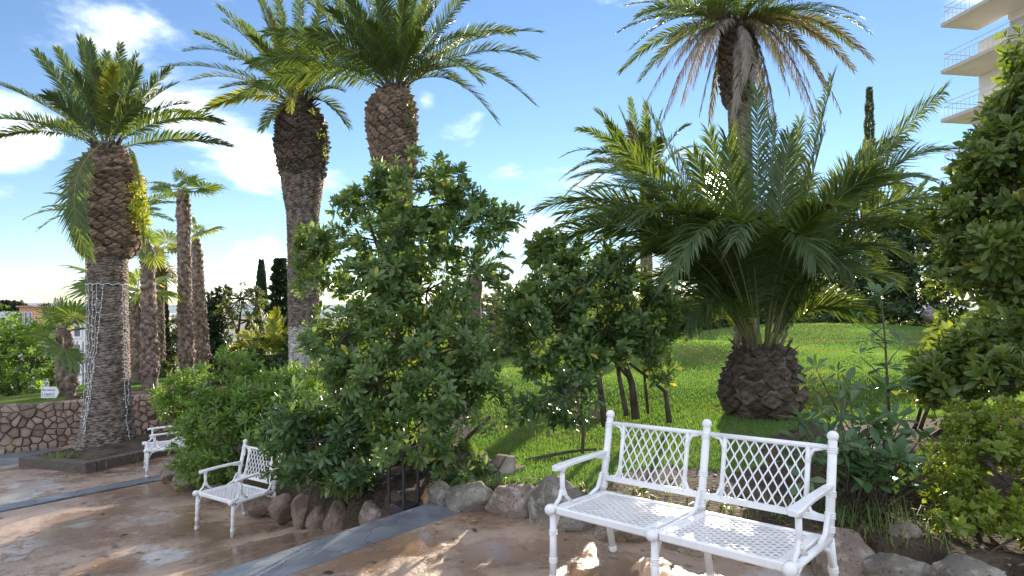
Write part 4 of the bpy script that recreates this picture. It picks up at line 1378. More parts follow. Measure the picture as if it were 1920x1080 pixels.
# ------------------------------------------------------------------ fan palms
def fan_mesh(name, mat, r, seg, seed, spread=300, pet=.7, droop=.22):
    rn_ = np.random.RandomState(seed); V, Fc = [], []
    for i in range(seg):
        a = R(-spread / 2 + spread * (i + .5) / seg)
        l = r * (1 - .25 * (abs(a) / R(spread / 2)) ** 2) * rn_.uniform(.9, 1.05)
        h = R(spread / seg) / 2
        fold = .03 * r * (1 if i % 2 else -1)
        def P(rad, an, z): return (rad * math.sin(an), pet + rad * math.cos(an), z)
        cup = lambda rad: .10 * r * (rad / r) - droop * r * (rad / r) ** 3 * rn_.uniform(.7, 1.3) + .0
        b = len(V)
        V += [P(.02, a, 0), P(l * .55, a - h * .95, cup(l * .55) + fold), P(l * .55, a + h * .95, cup(l * .55) - fold), P(l * .78, a - h * .4, cup(l * .78)), P(l * .78, a + h * .4, cup(l * .78)), P(l, a + rn_.normal(0, .02), cup(l) - .05 * r)]
        Fc += [(b, b + 1, b + 2), (b + 1, b + 3, b + 4), (b + 1, b + 4, b + 2), (b + 3, b + 5, b + 4)]
    nf = len(Fc)
    # petiole
    b = len(V); w = .018 * max(1, r / .6)
    for y, ww in ((0, w * 1.5), (pet * .5, w), (pet + .03, w * .7)):
        V += [(-ww, y, 0), (0, y, ww * .8), (ww, y, 0), (0, y, -ww * .8)]
    for q_ in range(2):
        for k in range(4):
            j = (k + 1) % 4
            A, B, C, D = b + q_ * 4 + k, b + q_ * 4 + j, b + q_ * 4 + 4 + j, b + q_ * 4 + 4 + k
            Fc += [(A, B, C), (A, C, D)]
    mi = [0] * nf + [1] * (len(Fc) - nf)
    return np_mesh(name, np.array(V), np.array(Fc), [M[mat], M['rachis']], mi)


FANS = {m: [fan_mesh('fan_leaf', m, 1.0, 26, s, spread=sp, pet=.8, droop=dr) for s, sp, dr in ((1, 290, .12), (2, 250, .25), (3, 320, .35))] for m in ('fan', 'fan_yellow', 'frond_brown')}


def fan_palm(label, prof_px, d, crown_px, nleaf, rleaf, seed, el=(-25, 75), mats=('fan',), skirt=0, group='fan palms on the lower lawn', tips=None):
    prof = tri_profile(prof_px, d); zb, cb = prof[-1][0], prof[-1][2]
    root = thing('fan_palm', label, 'palm tree', (cb, d, zb), group)
    pr = [(z - zb, r * .82, c - cb) for z, r, c in prof]
    mb = MB(); lathe(mb, [(z, r * .9, c) for z, r, c in pr], 16, seed, .10, .07)
    tr = mb.build('trunk', M['fan_bark'], root, True)
    rr = pr[len(pr) // 2][1]
    pl = spiral(pr, rr * 2.2, pr[0][0], rr * 1.1, rr * .95, pack=.75, jit=.3, seed=seed)
    lm = boot_mesh('fan_boot', rr * 1.0, rr * 1.5, rr * .34, 2)
    v, t = stuff_boots(pl, lm, 0, 1.0, seed)
    tag(link('trunk_boots', np_mesh('trunk_boots', v, t, M['fan_boot']), tr), kind='stuff')
    cw = W(crown_px[0], crown_px[1], d) - Vector((cb, d, zb)); cw.y = 0
    rg = random.Random(seed)
    lst = tips or []
    for i in range(nleaf if not lst else len(lst)):
        if lst:
            px, py, dy, mt_, sc_ = lst[i]
            dv = W(px, py, d + dy) - W(crown_px[0], crown_px[1], d)
            r_ = dv.length / 1.45 * sc_
            mt = mt_
        else:
            az = 2 * math.pi * i / nleaf * 1.9 + rg.uniform(-.3, .3) + seed
            e = R(rg.uniform(*el)) if i >= skirt else R(rg.uniform(-80, -50))
            dv = Vector((math.cos(az) * math.cos(e), math.sin(az) * math.cos(e), math.sin(e))); r_ = rleaf * rg.uniform(.8, 1.15)
            mt = rg.choice(mats) if i >= skirt else 'frond_brown'
        dv.normalize()
        zn = Vector((0, 0, 1)) - dv * dv.z
        if zn.length < .2: zn = Vector((rg.uniform(-1, 1), rg.uniform(-1, 1), .2)); zn -= dv * dv.dot(zn)
        zn.normalize(); xn = dv.cross(zn)
        rot = Matrix((xn, dv, zn)).transposed() @ Matrix.Rotation(rg.uniform(-.7, .7), 3, 'Y')
        o = link('fan_leaf', rg.choice(FANS[mt]), root, cw, rot.to_euler(), r_)


fan_palm('tallest thin-crowned fan palm on the lower lawn behind the stone wall', [(362, 9, 343), (400, 12, 344), (470, 11, 345), (570, 12, 347), (650, 14, 349), (700, 17, 351)], 18.5, (341, 356), 0, .6, 1,
    tips=[(338, 318, .0, 'fan', 1.0), (282, 352, -.3, 'fan', 1.0), (306, 342, .5, 'fan', 1.0), (362, 330, -.4, 'fan', 1.0), (378, 335, .5, 'fan', 1.0), (413, 350, 0, 'fan', 1.0), (395, 362, -.6, 'fan', .8), (300, 370, .8, 'fan', .7)])
fan_palm('fan palm with two bright leaves at its tip, just right of the tallest fan palm', [(446, 5, 366), (470, 8, 369), (560, 11, 374), (640, 13, 378), (690, 16, 380)], 20.0, (366, 440), 0, .6, 2,
    tips=[(362, 405, 0, 'fan', 1.0), (386, 412, -.3, 'fan', .6), (411, 425, .0, 'frond_brown', 1.0), (395, 436, -.7, 'fan_yellow', .9), (350, 425, .6, 'fan', .8)])
fan_palm('slender fan palm half hidden between two thicker fan palm trunks', [(480, 5, 360), (560, 6, 361), (690, 9, 362)], 23.0, (360, 478), 0, .4, 3,
    tips=[(355, 462, 0, 'fan', .8), (385, 466, 0, 'fan', .7), (372, 460, -.5, 'fan', .7), (342, 480, .3, 'fan', .7)])
fan_palm('fan palm with thick boot-covered trunk on the grass above the stone wall', [(462, 8, 276), (500, 11, 277), (570, 12, 279), (640, 14, 280), (690, 16, 281), (727, 20, 282)], 16.5, (276, 462), 0, .5, 4,
    tips=[(270, 420, 0, 'fan', .9), (282, 428, -.3, 'fan', .9), (300, 440, .2, 'fan_yellow', .9), (248, 440, -.2, 'fan', .8), (240, 478, .1, 'fan', .9), (262, 495, -.6, 'fan', .7), (302, 500, -.2, 'fan_yellow', .9), (308, 478, .5, 'frond_brown', .8)])
fan_palm('fan palm with reddish sunlit trunk behind the boot-covered one', [(555, 9, 257), (600, 12, 257), (660, 14, 256), (716, 17, 255)], 18.0, (258, 545), 0, .6, 5, mats=('fan_yellow',),
    tips=[(238, 510, -.2, 'fan_yellow', 1.1), (262, 505, .3, 'fan_yellow', 1.0), (300, 525, -.4, 'fan_yellow', 1.0), (318, 555, -.3, 'fan_yellow', 1.0), (240, 560, -.7, 'fan', 1.0), (290, 560, .4, 'fan_yellow', 1.0), (150, 508, .2, 'fan', 1.0), (140, 530, -.3, 'fan', 1.0), (208, 540, .2, 'fan', 1)])
fan_palm('fan palm with hanging dry yellowed leaves behind the boot-covered one', [(470, 6, 299), (560, 8, 299), (700, 11, 299)], 21.0, (299, 475), 9, .75, 6, mats=('fan_yellow', 'frond_brown'), skirt=4)
fan_palm('small fan palm beside the white road sign on top of the stone wall', [(620, 9, 117), (650, 12, 119), (690, 16, 123), (730, 18, 126), (756, 19, 127)], 15.0, (117, 622), 0, .6, 7,
    tips=[(116, 560, 0, 'fan', .95), (82, 572, -.3, 'fan', .95), (154, 568, -.3, 'fan', .95), (60, 625, -.6, 'fan', 1.1), (75, 640, .2, 'fan', 1.0), (170, 615, .3, 'fan', .9), (120, 680, -.8, 'fan', 1.0), (95, 600, .6, 'fan', .9), (140, 600, .6, 'fan', .9)])

# ------------------------------------------------------------------ string lights on palm A
sl = thing('string_lights', 'white string lights wrapped round and hanging down the tall palm trunk', 'string lights', rootA.location)
zsA = [p[0] for p in prA][::-1]; rsA = [p[1] for p in prA][::-1]; csA = [p[2] for p in prA][::-1]
zA = lambda py: CZ + (HY - py) / F * 12.0 - rootA.location.z


def onA(z, an, extra=.045):
    r = float(np.interp(z, zsA, rsA)) + extra; c = float(np.interp(z, zsA, csA))
    return Vector((c + r * math.cos(an), r * math.sin(an), z))


mb = MB()
mb.tube([onA(zA(534) + .02 * math.sin(k * 2.1), 2 * math.pi * k / 40) for k in range(41)], .008, 5)
mb.build('top_cable', M['cable'], sl)
rg = random.Random(77)
bulb = MB(); bulb.ball((0, 0, 0), .012, 6); bulb = bulb.mesh('bulb', M['bulb'], True)
for an0, an1, pyb in ((-114, -113, 800), (-98, -110, 805), (-85, -108, 812), (-67, -103, 730), (-163, -160, 790), (-16, -13, 830), (-6, -2, 760), (172, 176, 700)):
    z0, z1 = zA(534), zA(pyb); k = 44; pts = []
    mb = MB()
    for i in range(k + 1):
        t = i / k
        an = R(an0 + (an1 - an0) * t + 2.0 * math.sin(i * .7 + an0) * t)
        pts.append(onA(z0 + (z1 - z0) * t, an, .05 + .012 * math.sin(i * 1.3)))
    mb.tube(pts, .0045, 4)
    st = mb.build('strand', M['cable'], sl)
    for i in range(2, k, 2):
        link('bulb', bulb, st, pts[i] + Vector((rg.uniform(-.03, .03), -.02, rg.uniform(-.02, .02))))

# ================================================================== SHRUBS AND TREES
def leaf_geo(L_, w, curl=.12, fold=.18, seg=3):
    """One leaf along +Y, folded on its midrib and curling down; verts, tris."""
    if seg == 3:
        V = [(0, 0, 0), (-w * .38, L_ * .38, fold * w), (0, L_ * .40, 0), (w * .38, L_ * .38, fold * w), (-w * .5, L_ * .72, fold * w - curl * L_ * .35), (0, L_ * .74, -curl * L_ * .4), (w * .5, L_ * .72, fold * w - curl * L_ * .35), (0, L_, -curl * L_)]
        T = [(0, 2, 1), (0, 3, 2), (1, 2, 5), (1, 5, 4), (2, 3, 6), (2, 6, 5), (4, 5, 7), (5, 6, 7)]
    else:
        V = [(0, 0, 0), (-w * .5, L_ * .55, fold * w - curl * L_ * .2), (w * .5, L_ * .55, fold * w - curl * L_ * .2), (0, L_ * .5, -curl * L_ * .1), (0, L_, -curl * L_)]
        T = [(0, 3, 1), (0, 2, 3), (1, 3, 4), (3, 2, 4)]
    return np.array(V), np.array(T)


def rosette(L_, w, nl, seed, el=(5, 65), curl=.14, seg=3, stem=.0):
    rg = random.Random(seed); Vs, Ts = [], []; b = 0
    for i in range(nl):
        v, t = leaf_geo(L_ * rg.uniform(.7, 1.1), w * rg.uniform(.8, 1.15), curl * rg.uniform(.3, 1.8), seg=seg)
        e = R(el[0] + (el[1] - el[0]) * i / max(1, nl - 1) + rg.uniform(-10, 10))
        m = Matrix.Rotation(i * R(137.5) + rg.uniform(-.3, .3), 4, 'Z') @ Matrix.Rotation(e, 4, 'X') @ Matrix.Translation((0, L_ * .06, 0))
        v2, t2 = np_inst(v, t, np.array([np.array(m)]))
        v2[:, 2] += stem * i / nl
        Vs.append(v2); Ts.append(t2 + b); b += len(v2)
    return np.concatenate(Vs), np.concatenate(Ts)


RS = {}


def rosettes(spec, mat):
    key = (spec, mat)
    if key not in RS:
        L_, w, nl, seg = spec
        RS[key] = []
        for s in range(5):
            v, t = rosette(L_, w, nl + (s % 3) - 1, s * 11 + nl, seg=seg, stem=L_ * .25)
            RS[key].append((v, t, np_mesh('leaf_cluster', v, t, M[mat])))
    return RS[key]


def branch(mb, a, b, r0, r1, rg, wob=.08, n=6, k=6):
    a, b = Vector(a), Vector(b); l = (b - a).length
    o1 = Vector((rg.uniform(-1, 1), rg.uniform(-1, 1), rg.uniform(-.3, .6))) * wob * l
    o2 = Vector((rg.uniform(-1, 1), rg.uniform(-1, 1), rg.uniform(-.3, .6))) * wob * l
    pts = []
    for i in range(k + 1):
        t = i / k
        pts.append(a.lerp(b, t) + o1 * 3 * t * (1 - t) ** 2 + o2 * 3 * t * t * (1 - t))
    mb.tube(pts, [r0 + (r1 - r0) * i / k for i in range(k + 1)], n)
    return pts


def shrub(name, label, cat, base, lobes, count, spec, mat, seed, group=None, nparts=0, stems=4, stem_r=.02, up=.35, lookout=.5, inner=.45, droop=0.0, trunks=None, wood='wood', twigs=True, part='leaf_cluster', mass='foliage', ragged=.5, gaps=.11):
    """lobes: (px, py, rx px, ry px, distance[, rd px])"""
    rg = random.Random(seed)
    base = Vector(base)
    root = thing(name, label, cat, base, group)
    LB = []
    for l in lobes:
        c = W(l[0], l[1], l[4]); rx, rz = l[2] / F * l[4], l[3] / F * l[4]
        ry = (l[5] / F * l[4]) if len(l) > 5 else (rx + rz) / 2
        LB.append((c, rx, ry, rz))
    wts = [(l[1] * l[3] + l[1] * l[2] + l[2] * l[3]) for l in LB]
    pts = []
    for _ in range(count):
        c, rx, ry, rz = rg.choices(LB, wts)[0]
        u = Vector((rg.gauss(0, 1), rg.gauss(0, 1), rg.gauss(0, 1))).normalized()
        f_ = inner + (1 - inner) * rg.random() ** .5
        # an uneven outline: bumps and hollows
        f_ *= 1 + ragged * mnoise.noise(u * 2.3 + c * 3) + .6 * ragged * mnoise.noise(u * 5.1 + c * 2) + .10 * rg.uniform(-1, 1)
        if rg.random() < .05: f_ *= rg.uniform(1.05, 1.18)
        p = c + Vector((u.x * rx, u.y * ry, u.z * rz)) * f_
        n = Vector((u.x / rx, u.y / ry, u.z / rz)).normalized()
        if gaps and mnoise.noise(p * 3.2 + Vector((seed, 0, 0))) < -gaps: continue
        ax = (n * lookout + Vector((0, 0, up)) + Vector((rg.uniform(-1, 1), rg.uniform(-1, 1), rg.uniform(-1, 1))) * .38 + Vector((0, 0, -droop))).normalized()
        pts.append((p, ax, c))
    # no sprig hangs far from its neighbours
    A = np.array([q_[0][:] for q_ in pts], np.float32)
    near = np.array([np.partition(((A - A[i]) ** 2).sum(1), min(4, len(A) - 1))[min(4, len(A) - 1)] for i in range(len(A))])
    lim = max(np.median(near) * 5.0, 1e-4)
    pts = [q_ for q_, nn_ in zip(pts, near) if nn_ <= lim]
    eye = Vector((0, 0, CZ))
    # which clusters the viewer sees largest: near side, outer shell
    pts.sort(key=lambda q_: (q_[0] - eye).length - .5 * ((q_[0] - q_[2]).length))
    rs = rosettes(spec, mat)
    for p, ax, c in pts[:nparts]:
        v, t, me = rg.choice(rs)
        s = rg.uniform(.55, 1.3)
        o = link(part, me, root, p - base, frame(ax, rg.uniform(0, 6.3)).to_euler(), s)
    rest = pts[nparts:]
    if rest:
        Vs, Ts, b = [], [], 0
        for k in range(len(rs)):
            ms = []
            for p, ax, c in rest[k::len(rs)]:
                s = rg.uniform(.55, 1.3)
                m = Matrix.Translation(p - base) @ (frame(ax, rg.uniform(0, 6.3)) * s).to_4x4()
                ms.append(np.array(m))
            if not ms: continue
            v, t = np_inst(rs[k][0], rs[k][1], np.array(ms))
            Vs.append(v); Ts.append(t + b); b += len(v)
        o = link(mass, np_mesh(mass, np.concatenate(Vs), np.concatenate(Ts), M[mat]), root)
        tag(o, kind='stuff')
    # stems
    if trunks:
        for tb in trunks:
            mb = MB(); P = [Vector(q_) - base for q_ in tb[0]]
            mb.tube(P, [tb[1] + (tb[2] - tb[1]) * i / (len(P) - 1) for i in range(len(P))], 8)
            mb.build('trunk', M[wood], root, True)
    if stems:
        order = LB[:]; rg.shuffle(order)
        for i in range(stems):
            c, rx, ry, rz = order[i % len(order)]
            mb = MB()
            b0 = Vector((rg.uniform(-.12, .12), rg.uniform(-.12, .12), -.05)) * min(1, 6 * stem_r / .12)
            branch(mb, b0, c - base, stem_r, stem_r * .45, rg)
            mb.build('stem', M[wood], root, True)
    if twigs:
        mb = MB()
        for p, ax, c in rg.sample(pts, min(len(pts), 90)):
            branch(mb, (c - base).lerp(p - base, rg.uniform(-.3, .2)), p - base, stem_r * .38, stem_r * .14, rg, .1, 4, 3)
        tag(mb.build('twigs', M[wood], root), kind='stuff')
    return root


PIT = (.105, .036, 11, 3)
# the big central shrub
cb = Vector((-.95, 6.25, -.05))
shrub('pittosporum_bush', 'tallest bushy pittosporum with whorled leaves behind the dark lantern', 'shrub', cb, [
    (790, 390, 95, 80, 6.5), (745, 335, 45, 45, 6.4), (860, 350, 60, 38, 6.3), (905, 400, 40, 24, 6.2), (945, 405, 25, 12, 6.2), (745, 460, 110, 70, 6.4), (840, 460, 90, 60, 6.4), (680, 385, 42, 30, 6.3),
    (640, 500, 55, 55, 6.2), (592, 470, 36, 45, 6.1), (585, 530, 38, 26, 6.0), (700, 550, 80, 60, 6.2), (800, 545, 90, 70, 6.4), (880, 540, 60, 50, 6.3),
    (650, 630, 85, 70, 6.0), (760, 640, 100, 70, 6.0), (860, 650, 90, 70, 6.0), (710, 720, 100, 70, 5.9), (830, 740, 90, 60, 5.8), (900, 720, 50, 60, 5.9), (800, 800, 85, 55, 5.6), (860, 850, 50, 48, 5.5), (920, 780, 40, 40, 5.8), (700, 790, 70, 50, 5.9), (758, 846, 48, 26, 5.15), (962, 408, 24, 9, 6.1), (880, 352, 24, 14, 6.2), (648, 382, 26, 22, 6.2), (768, 300, 22, 16, 6.4), (930, 440, 24, 14, 6.1)],
    3000, PIT, 'pitt', 21, 'shrubs along the boulder bed', nparts=300, stems=9, stem_r=.032)
shrub('pittosporum_bush', 'dark drooping pittosporum bush right of the white armchair, over the boulders', 'shrub', (-1.9, 6.9, -.25), [
    (590, 830, 75, 60, 5.9), (640, 872, 66, 46, 5.75), (550, 800, 45, 45, 6.2), (600, 770, 75, 50, 6.3), (660, 800, 60, 60, 6.0), (690, 850, 45, 50, 5.9), (560, 860, 45, 36, 5.9), (660, 740, 60, 40, 6.2)],
    800, (.12, .036, 10, 3), 'pitt_dark', 22, 'shrubs along the boulder bed', nparts=260, stems=5, up=.1, droop=.15)
shrub('leafy_bush', 'bright bushy shrub with narrow leaves, covering the far white seat', 'shrub', (-4.3, 9.6, -.65), [
    (400, 720, 70, 42, 9.0), (440, 690, 40, 28, 9.2), (350, 765, 50, 45, 9.0), (320, 775, 26, 26, 8.9), (420, 790, 80, 60, 8.7), (375, 845, 45, 50, 8.8), (440, 850, 65, 45, 8.6), (395, 885, 44, 22, 8.6), (355, 880, 24, 26, 9.0), (480, 760, 50, 60, 8.7), (305, 745, 16, 16, 9)],
    1400, (.12, .030, 9, 3), 'light_shrub', 23, 'shrubs along the boulder bed', nparts=300, stems=6, ragged=.34)
shrub('leafy_bush', 'yellow-green leafy bush between the armchair and the limewashed palm foot', 'shrub', (-3.0, 9.2, -.35), [
    (540, 725, 60, 34, 9.0), (500, 770, 55, 45, 8.7), (580, 760, 55, 45, 8.6), (460, 735, 40, 32, 9.2), (540, 820, 70, 40, 8.2), (610, 720, 40, 34, 9)],
    900, (.13, .036, 9, 3), 'light_shrub', 24, 'shrubs along the boulder bed', nparts=200, stems=5)
# multi-stemmed small trees right of the middle
tb = lambda *ps: [W(*p) for p in ps]
shrub('pittosporum_tree', 'small many-stemmed pittosporum tree on the lawn behind the left end of the bench', 'tree', W(1180, 795, 7.4), [
    (1120, 520, 85, 62, 7.5), (1050, 545, 62, 55, 7.3), (1040, 470, 45, 28, 7.5), (1180, 590, 80, 60, 7.3), (1235, 600, 62, 48, 7.6), (1120, 610, 75, 60, 7.2), (1040, 620, 70, 50, 7.2), (985, 590, 40, 55, 7.0), (1170, 650, 65, 26, 7.1), (1238, 690, 20, 34, 7.2), (1075, 665, 52, 40, 6.9), (1010, 665, 40, 36, 6.9)],
    1700, (.110, .046, 10, 3), 'pitt', 25, 'many-stemmed small trees on the lawn', nparts=300, stems=0, stem_r=.026, ragged=.36, gaps=.26, trunks=[
        (tb((1192, 785, 7.4), (1185, 720, 7.4), (1165, 660, 7.4), (1140, 590, 7.4)), .052, .02), (tb((1175, 780, 7.3), (1160, 700, 7.4), (1155, 640, 7.4), (1190, 560, 7.5)), .032, .015),
        (tb((1135, 800, 7.0), (1122, 700, 7.1), (1115, 640, 7.2), (1075, 560, 7.3)), .04, .016), (tb((1255, 792, 7.4), (1248, 735, 7.4), (1225, 715, 7.3), (1165, 670, 7.3)), .034, .014), (tb((1185, 715, 7.4), (1140, 665, 7.2), (1090, 640, 7.2)), .022, .010),
        (tb((1215, 775, 7.8), (1208, 700, 7.7), (1225, 620, 7.6)), .020, .012)])
shrub('pittosporum_tree', 'low pittosporum sapling with drooping leaves standing left of the bench', 'tree', W(1090, 850, 6.0), [
    (1060, 745, 55, 45, 6.1), (1010, 770, 35, 32, 6.1), (1085, 790, 32, 34, 6.0), (1040, 800, 30, 24, 6.0), (960, 740, 28, 36, 6.2), (1090, 730, 40, 30, 6.2)],
    150, (.12, .044, 9, 3), 'pitt_dark', 26, 'many-stemmed small trees on the lawn', nparts=120, stems=0, ragged=.3, droop=.35, up=0, trunks=[
        (tb((1092, 850, 6.0), (1095, 800, 6.0), (1080, 740, 6.1), (1075, 690, 6.3)), .018, .010), (tb((1080, 760, 6.0), (1040, 745, 6.1), (1000, 755, 6.1)), .010, .006)])
# evergreen mass at the right edge
EVG = (.125, .044, 9, 3)
shrub('evergreen_tree', 'large broadleaf evergreen tree with sunlit yellow edges in front of the apartment balconies', 'tree', (5.0, 5.7, .9), [
    (1928, 100, 32, 36, 5.4), (1940, 165, 52, 44, 5.3), (1912, 212, 44, 40, 5.5), (1880, 288, 38, 32, 5.7), (1900, 290, 80, 60, 5.4), (1835, 345, 46, 40, 5.9), (1880, 380, 90, 70, 5.5), (1800, 400, 50, 46, 6.0), (1830, 470, 70, 60, 5.8), (1900, 480, 80, 70, 5.2),
    (1790, 520, 50, 36, 5.9), (1860, 560, 80, 60, 5.5), (1820, 610, 55, 40, 5.6), (1900, 640, 70, 60, 5.0), (1990, 300, 100, 200, 5.5), (1990, 560, 90, 120, 5.2)],
    2500, EVG, 'big_leaf', 27, nparts=300, stems=7, stem_r=.04)
shrub('evergreen_bush', 'leafy evergreen bush with upright shoots below the big evergreen tree', 'shrub', (3.6, 5.3, .62), [
    (1760, 690, 42, 34, 5.1), (1800, 660, 46, 36, 5.1), (1840, 700, 60, 40, 4.8), (1790, 730, 50, 26, 4.9), (1890, 720, 50, 44, 4.6), (1735, 730, 30, 22, 5.0), (1860, 640, 50, 34, 5.0)],
    320, EVG, 'big_leaf', 28, 'bushes in the right-hand bed', nparts=200, stems=5)
shrub('small_leaf_bush', 'bright yellow-green small-leaved bush over the boulders in the picture corner', 'shrub', (3.15, 3.55, .45), [
    (1840, 790, 80, 40, 4.1), (1900, 800, 60, 50, 3.9), (1800, 840, 60, 44, 4.0), (1860, 860, 80, 50, 3.8), (1790, 910, 56, 44, 3.8), (1850, 940, 75, 50, 3.6), (1810, 985, 50, 34, 3.5), (1900, 1000, 60, 60, 3.4), (1850, 1040, 40, 34, 3.35), (1960, 900, 60, 130, 3.7)],
    1350, (.055, .028, 8, 2), 'yellow_shrub', 29, 'bushes in the right-hand bed', nparts=300, stems=8, stem_r=.012, up=.25)

# dark whorled plant behind the bench's right end, and the sapling: every leaf an object
def leaf_mesh(L_, w, curl, mat, seed):
    v, t = leaf_geo(L_, w, curl)
    # rounder, spoon-shaped blade
    V = []; T = []; rows = 6
    for i in range(rows + 1):
        y = i / rows
        hw = w / 2 * (math.sin(math.pi * min(1, y ** 1.25 * .96 + .02)) ** .8) * (.25 + .75 * min(1, y * 1.6))
        if i == 0: hw = w * .05
        z = -curl * L_ * y * y
        V += [(-hw, y * L_, z + hw * .25), (0, y * L_, z), (hw, y * L_, z + hw * .25)]
    for i in range(rows):
        b = i * 3
        T += [(b, b + 1, b + 4), (b, b + 4, b + 3), (b + 1, b + 2, b + 5), (b + 1, b + 5, b + 4)]
    return np_mesh('leaf', np.array(V), np.array(T), M[mat], smooth=True)


LEAVES = {m: [leaf_mesh(.15, .060, c, m, 0) for c in (.08, .22, .38)] for m in ('pitt_dark', 'big_leaf', 'pitt')}


def whorl(root, p, ax, n, s, mat, rg, el=(0, 60)):
    for i in range(n):
        e = R(el[0] + (el[1] - el[0]) * i / max(1, n - 1) + rg.uniform(-12, 12))
        m = frame(ax, i * R(137.5) + rg.uniform(-.3, .3)) @ Matrix.Rotation(e, 3, 'X')
        link('leaf', rg.choice(LEAVES[mat]), root, p - root.location + m @ Vector((0, .008, 0)), m.to_euler(), s * rg.uniform(.75, 1.15))


rg = random.Random(31)
sap = thing('sapling', 'slim young sapling with tiers of rounded leaves standing before the lawn', 'sapling', W(1668, 790, 4.5))
mb = MB(); st = tb((1668, 790, 4.5), (1664, 720, 4.5), (1660, 640, 4.5), (1652, 560, 4.5))
mb.tube([p - sap.location for p in st], [.011, .009, .007, .004], 7)
for a, b in (((1663, 720, 4.5), (1612, 668, 4.4)), ((1660, 640, 4.5), (1608, 605, 4.45)), ((1660, 690, 4.5), (1690, 650, 4.5)), ((1664, 735, 4.5), (1690, 725, 4.4)), ((1663, 690, 4.5), (1628, 700, 4.4)), ((1660, 655, 4.5), (1632, 640, 4.5))):
    mb.tube([W(*a) - sap.location, (W(*a) + W(*b)) / 2 - sap.location + Vector((0, 0, .015)), W(*b) - sap.location], [.005, .004, .003], 5)
mb.build('stem', M['wood'], sap, True)
for p, n, s, el in (((1652, 556, 4.5), 9, .80, (10, 80)), ((1650, 580, 4.5), 5, .7, (10, 50)), ((1608, 602, 4.45), 6, .7, (20, 70)), ((1688, 645, 4.5), 7, .8, (0, 40)), ((1634, 640, 4.5), 6, .75, (0, 50)), ((1660, 690, 4.5), 8, .85, (-10, 30)), ((1612, 665, 4.4), 6, .85, (-10, 40)), ((1628, 702, 4.4), 6, .9, (-10, 40)), ((1690, 722, 4.4), 6, .85, (-10, 40)), ((1664, 725, 4.5), 6, .9, (-10, 40)), ((1645, 735, 4.45), 6, .9, (-10, 50))):
    whorl(sap, W(*p), Vector((rg.uniform(-.3, .3), rg.uniform(-.4, .1), 1)), n, s, 'pitt_dark', rg, el)

rg = random.Random(32)
wp_ = thing('broadleaf_plant', 'dark whorl-leaved plant behind the right post of the white bench', 'plant', W(1620, 960, 4.05), 'bushes in the right-hand bed')
spots = []
mb = MB()
for k in range(74):
    px, py, d = rg.gauss(1618, 54), rg.gauss(866, 52), rg.uniform(3.8, 4.4)
    spots.append((px, py, d))
spots += [(1520, 790, 4.5), (1495, 800, 4.6), (1540, 770, 4.5), (1575, 775, 4.4), (1500, 830, 4.4), (1545, 830, 4.3), (1640, 790, 4.2), (1690, 790, 4.2), (1720, 830, 4.1), (1700, 890, 4.0)]
for px, py, d in spots:
    p = W(px, py, d)
    whorl(wp_, p, Vector((rg.uniform(-.5, .5), rg.uniform(-.7, .1), .9)), rg.choice((6, 7, 8)), rg.uniform(.7, 1.05), 'pitt_dark', rg, (-15, 60))
    branch(mb, (rg.uniform(-.1, .1), rg.uniform(-.1, .1), 0), p - wp_.location, .010, .004, rg, .12, 5, 5)
tag(mb.build('stems', M['wood'], wp_, True), kind='stuff')

rg = random.Random(33)
sp2 = thing('young_shoot', 'thin leafy shoot leaning over the lawn right of the broad palm trunk', 'plant', W(1580, 790, 4.6), 'bushes in the right-hand bed')
mb = MB()
for q_ in ((1530, 690), (1570, 700), (1515, 720), (1595, 735)):
    branch(mb, (0, 0, 0), W(q_[0], q_[1], 4.6) - sp2.location, .006, .003, rg, .08, 5, 5)
    whorl(sp2, W(q_[0], q_[1], 4.6), Vector((-.5, -.2, .5)), 6, .65, 'pitt', rg, (0, 60))
mb.build('stem', M['wood'], sp2, True)

# ------------------------------------------------------------------ background trees and hedges
def tree(name, label, cat, base, lobes, count, leaf, mat, seed, group=None, trunk=None, inner=.35, tw=True, nl=7):
    return shrub(name, label, cat, base, lobes, count, (leaf, leaf * .55, nl, 2), mat, seed, group, 0, 3 if trunk is None else 0, .06, trunks=trunk, twigs=tw, inner=inner, mass='crown')


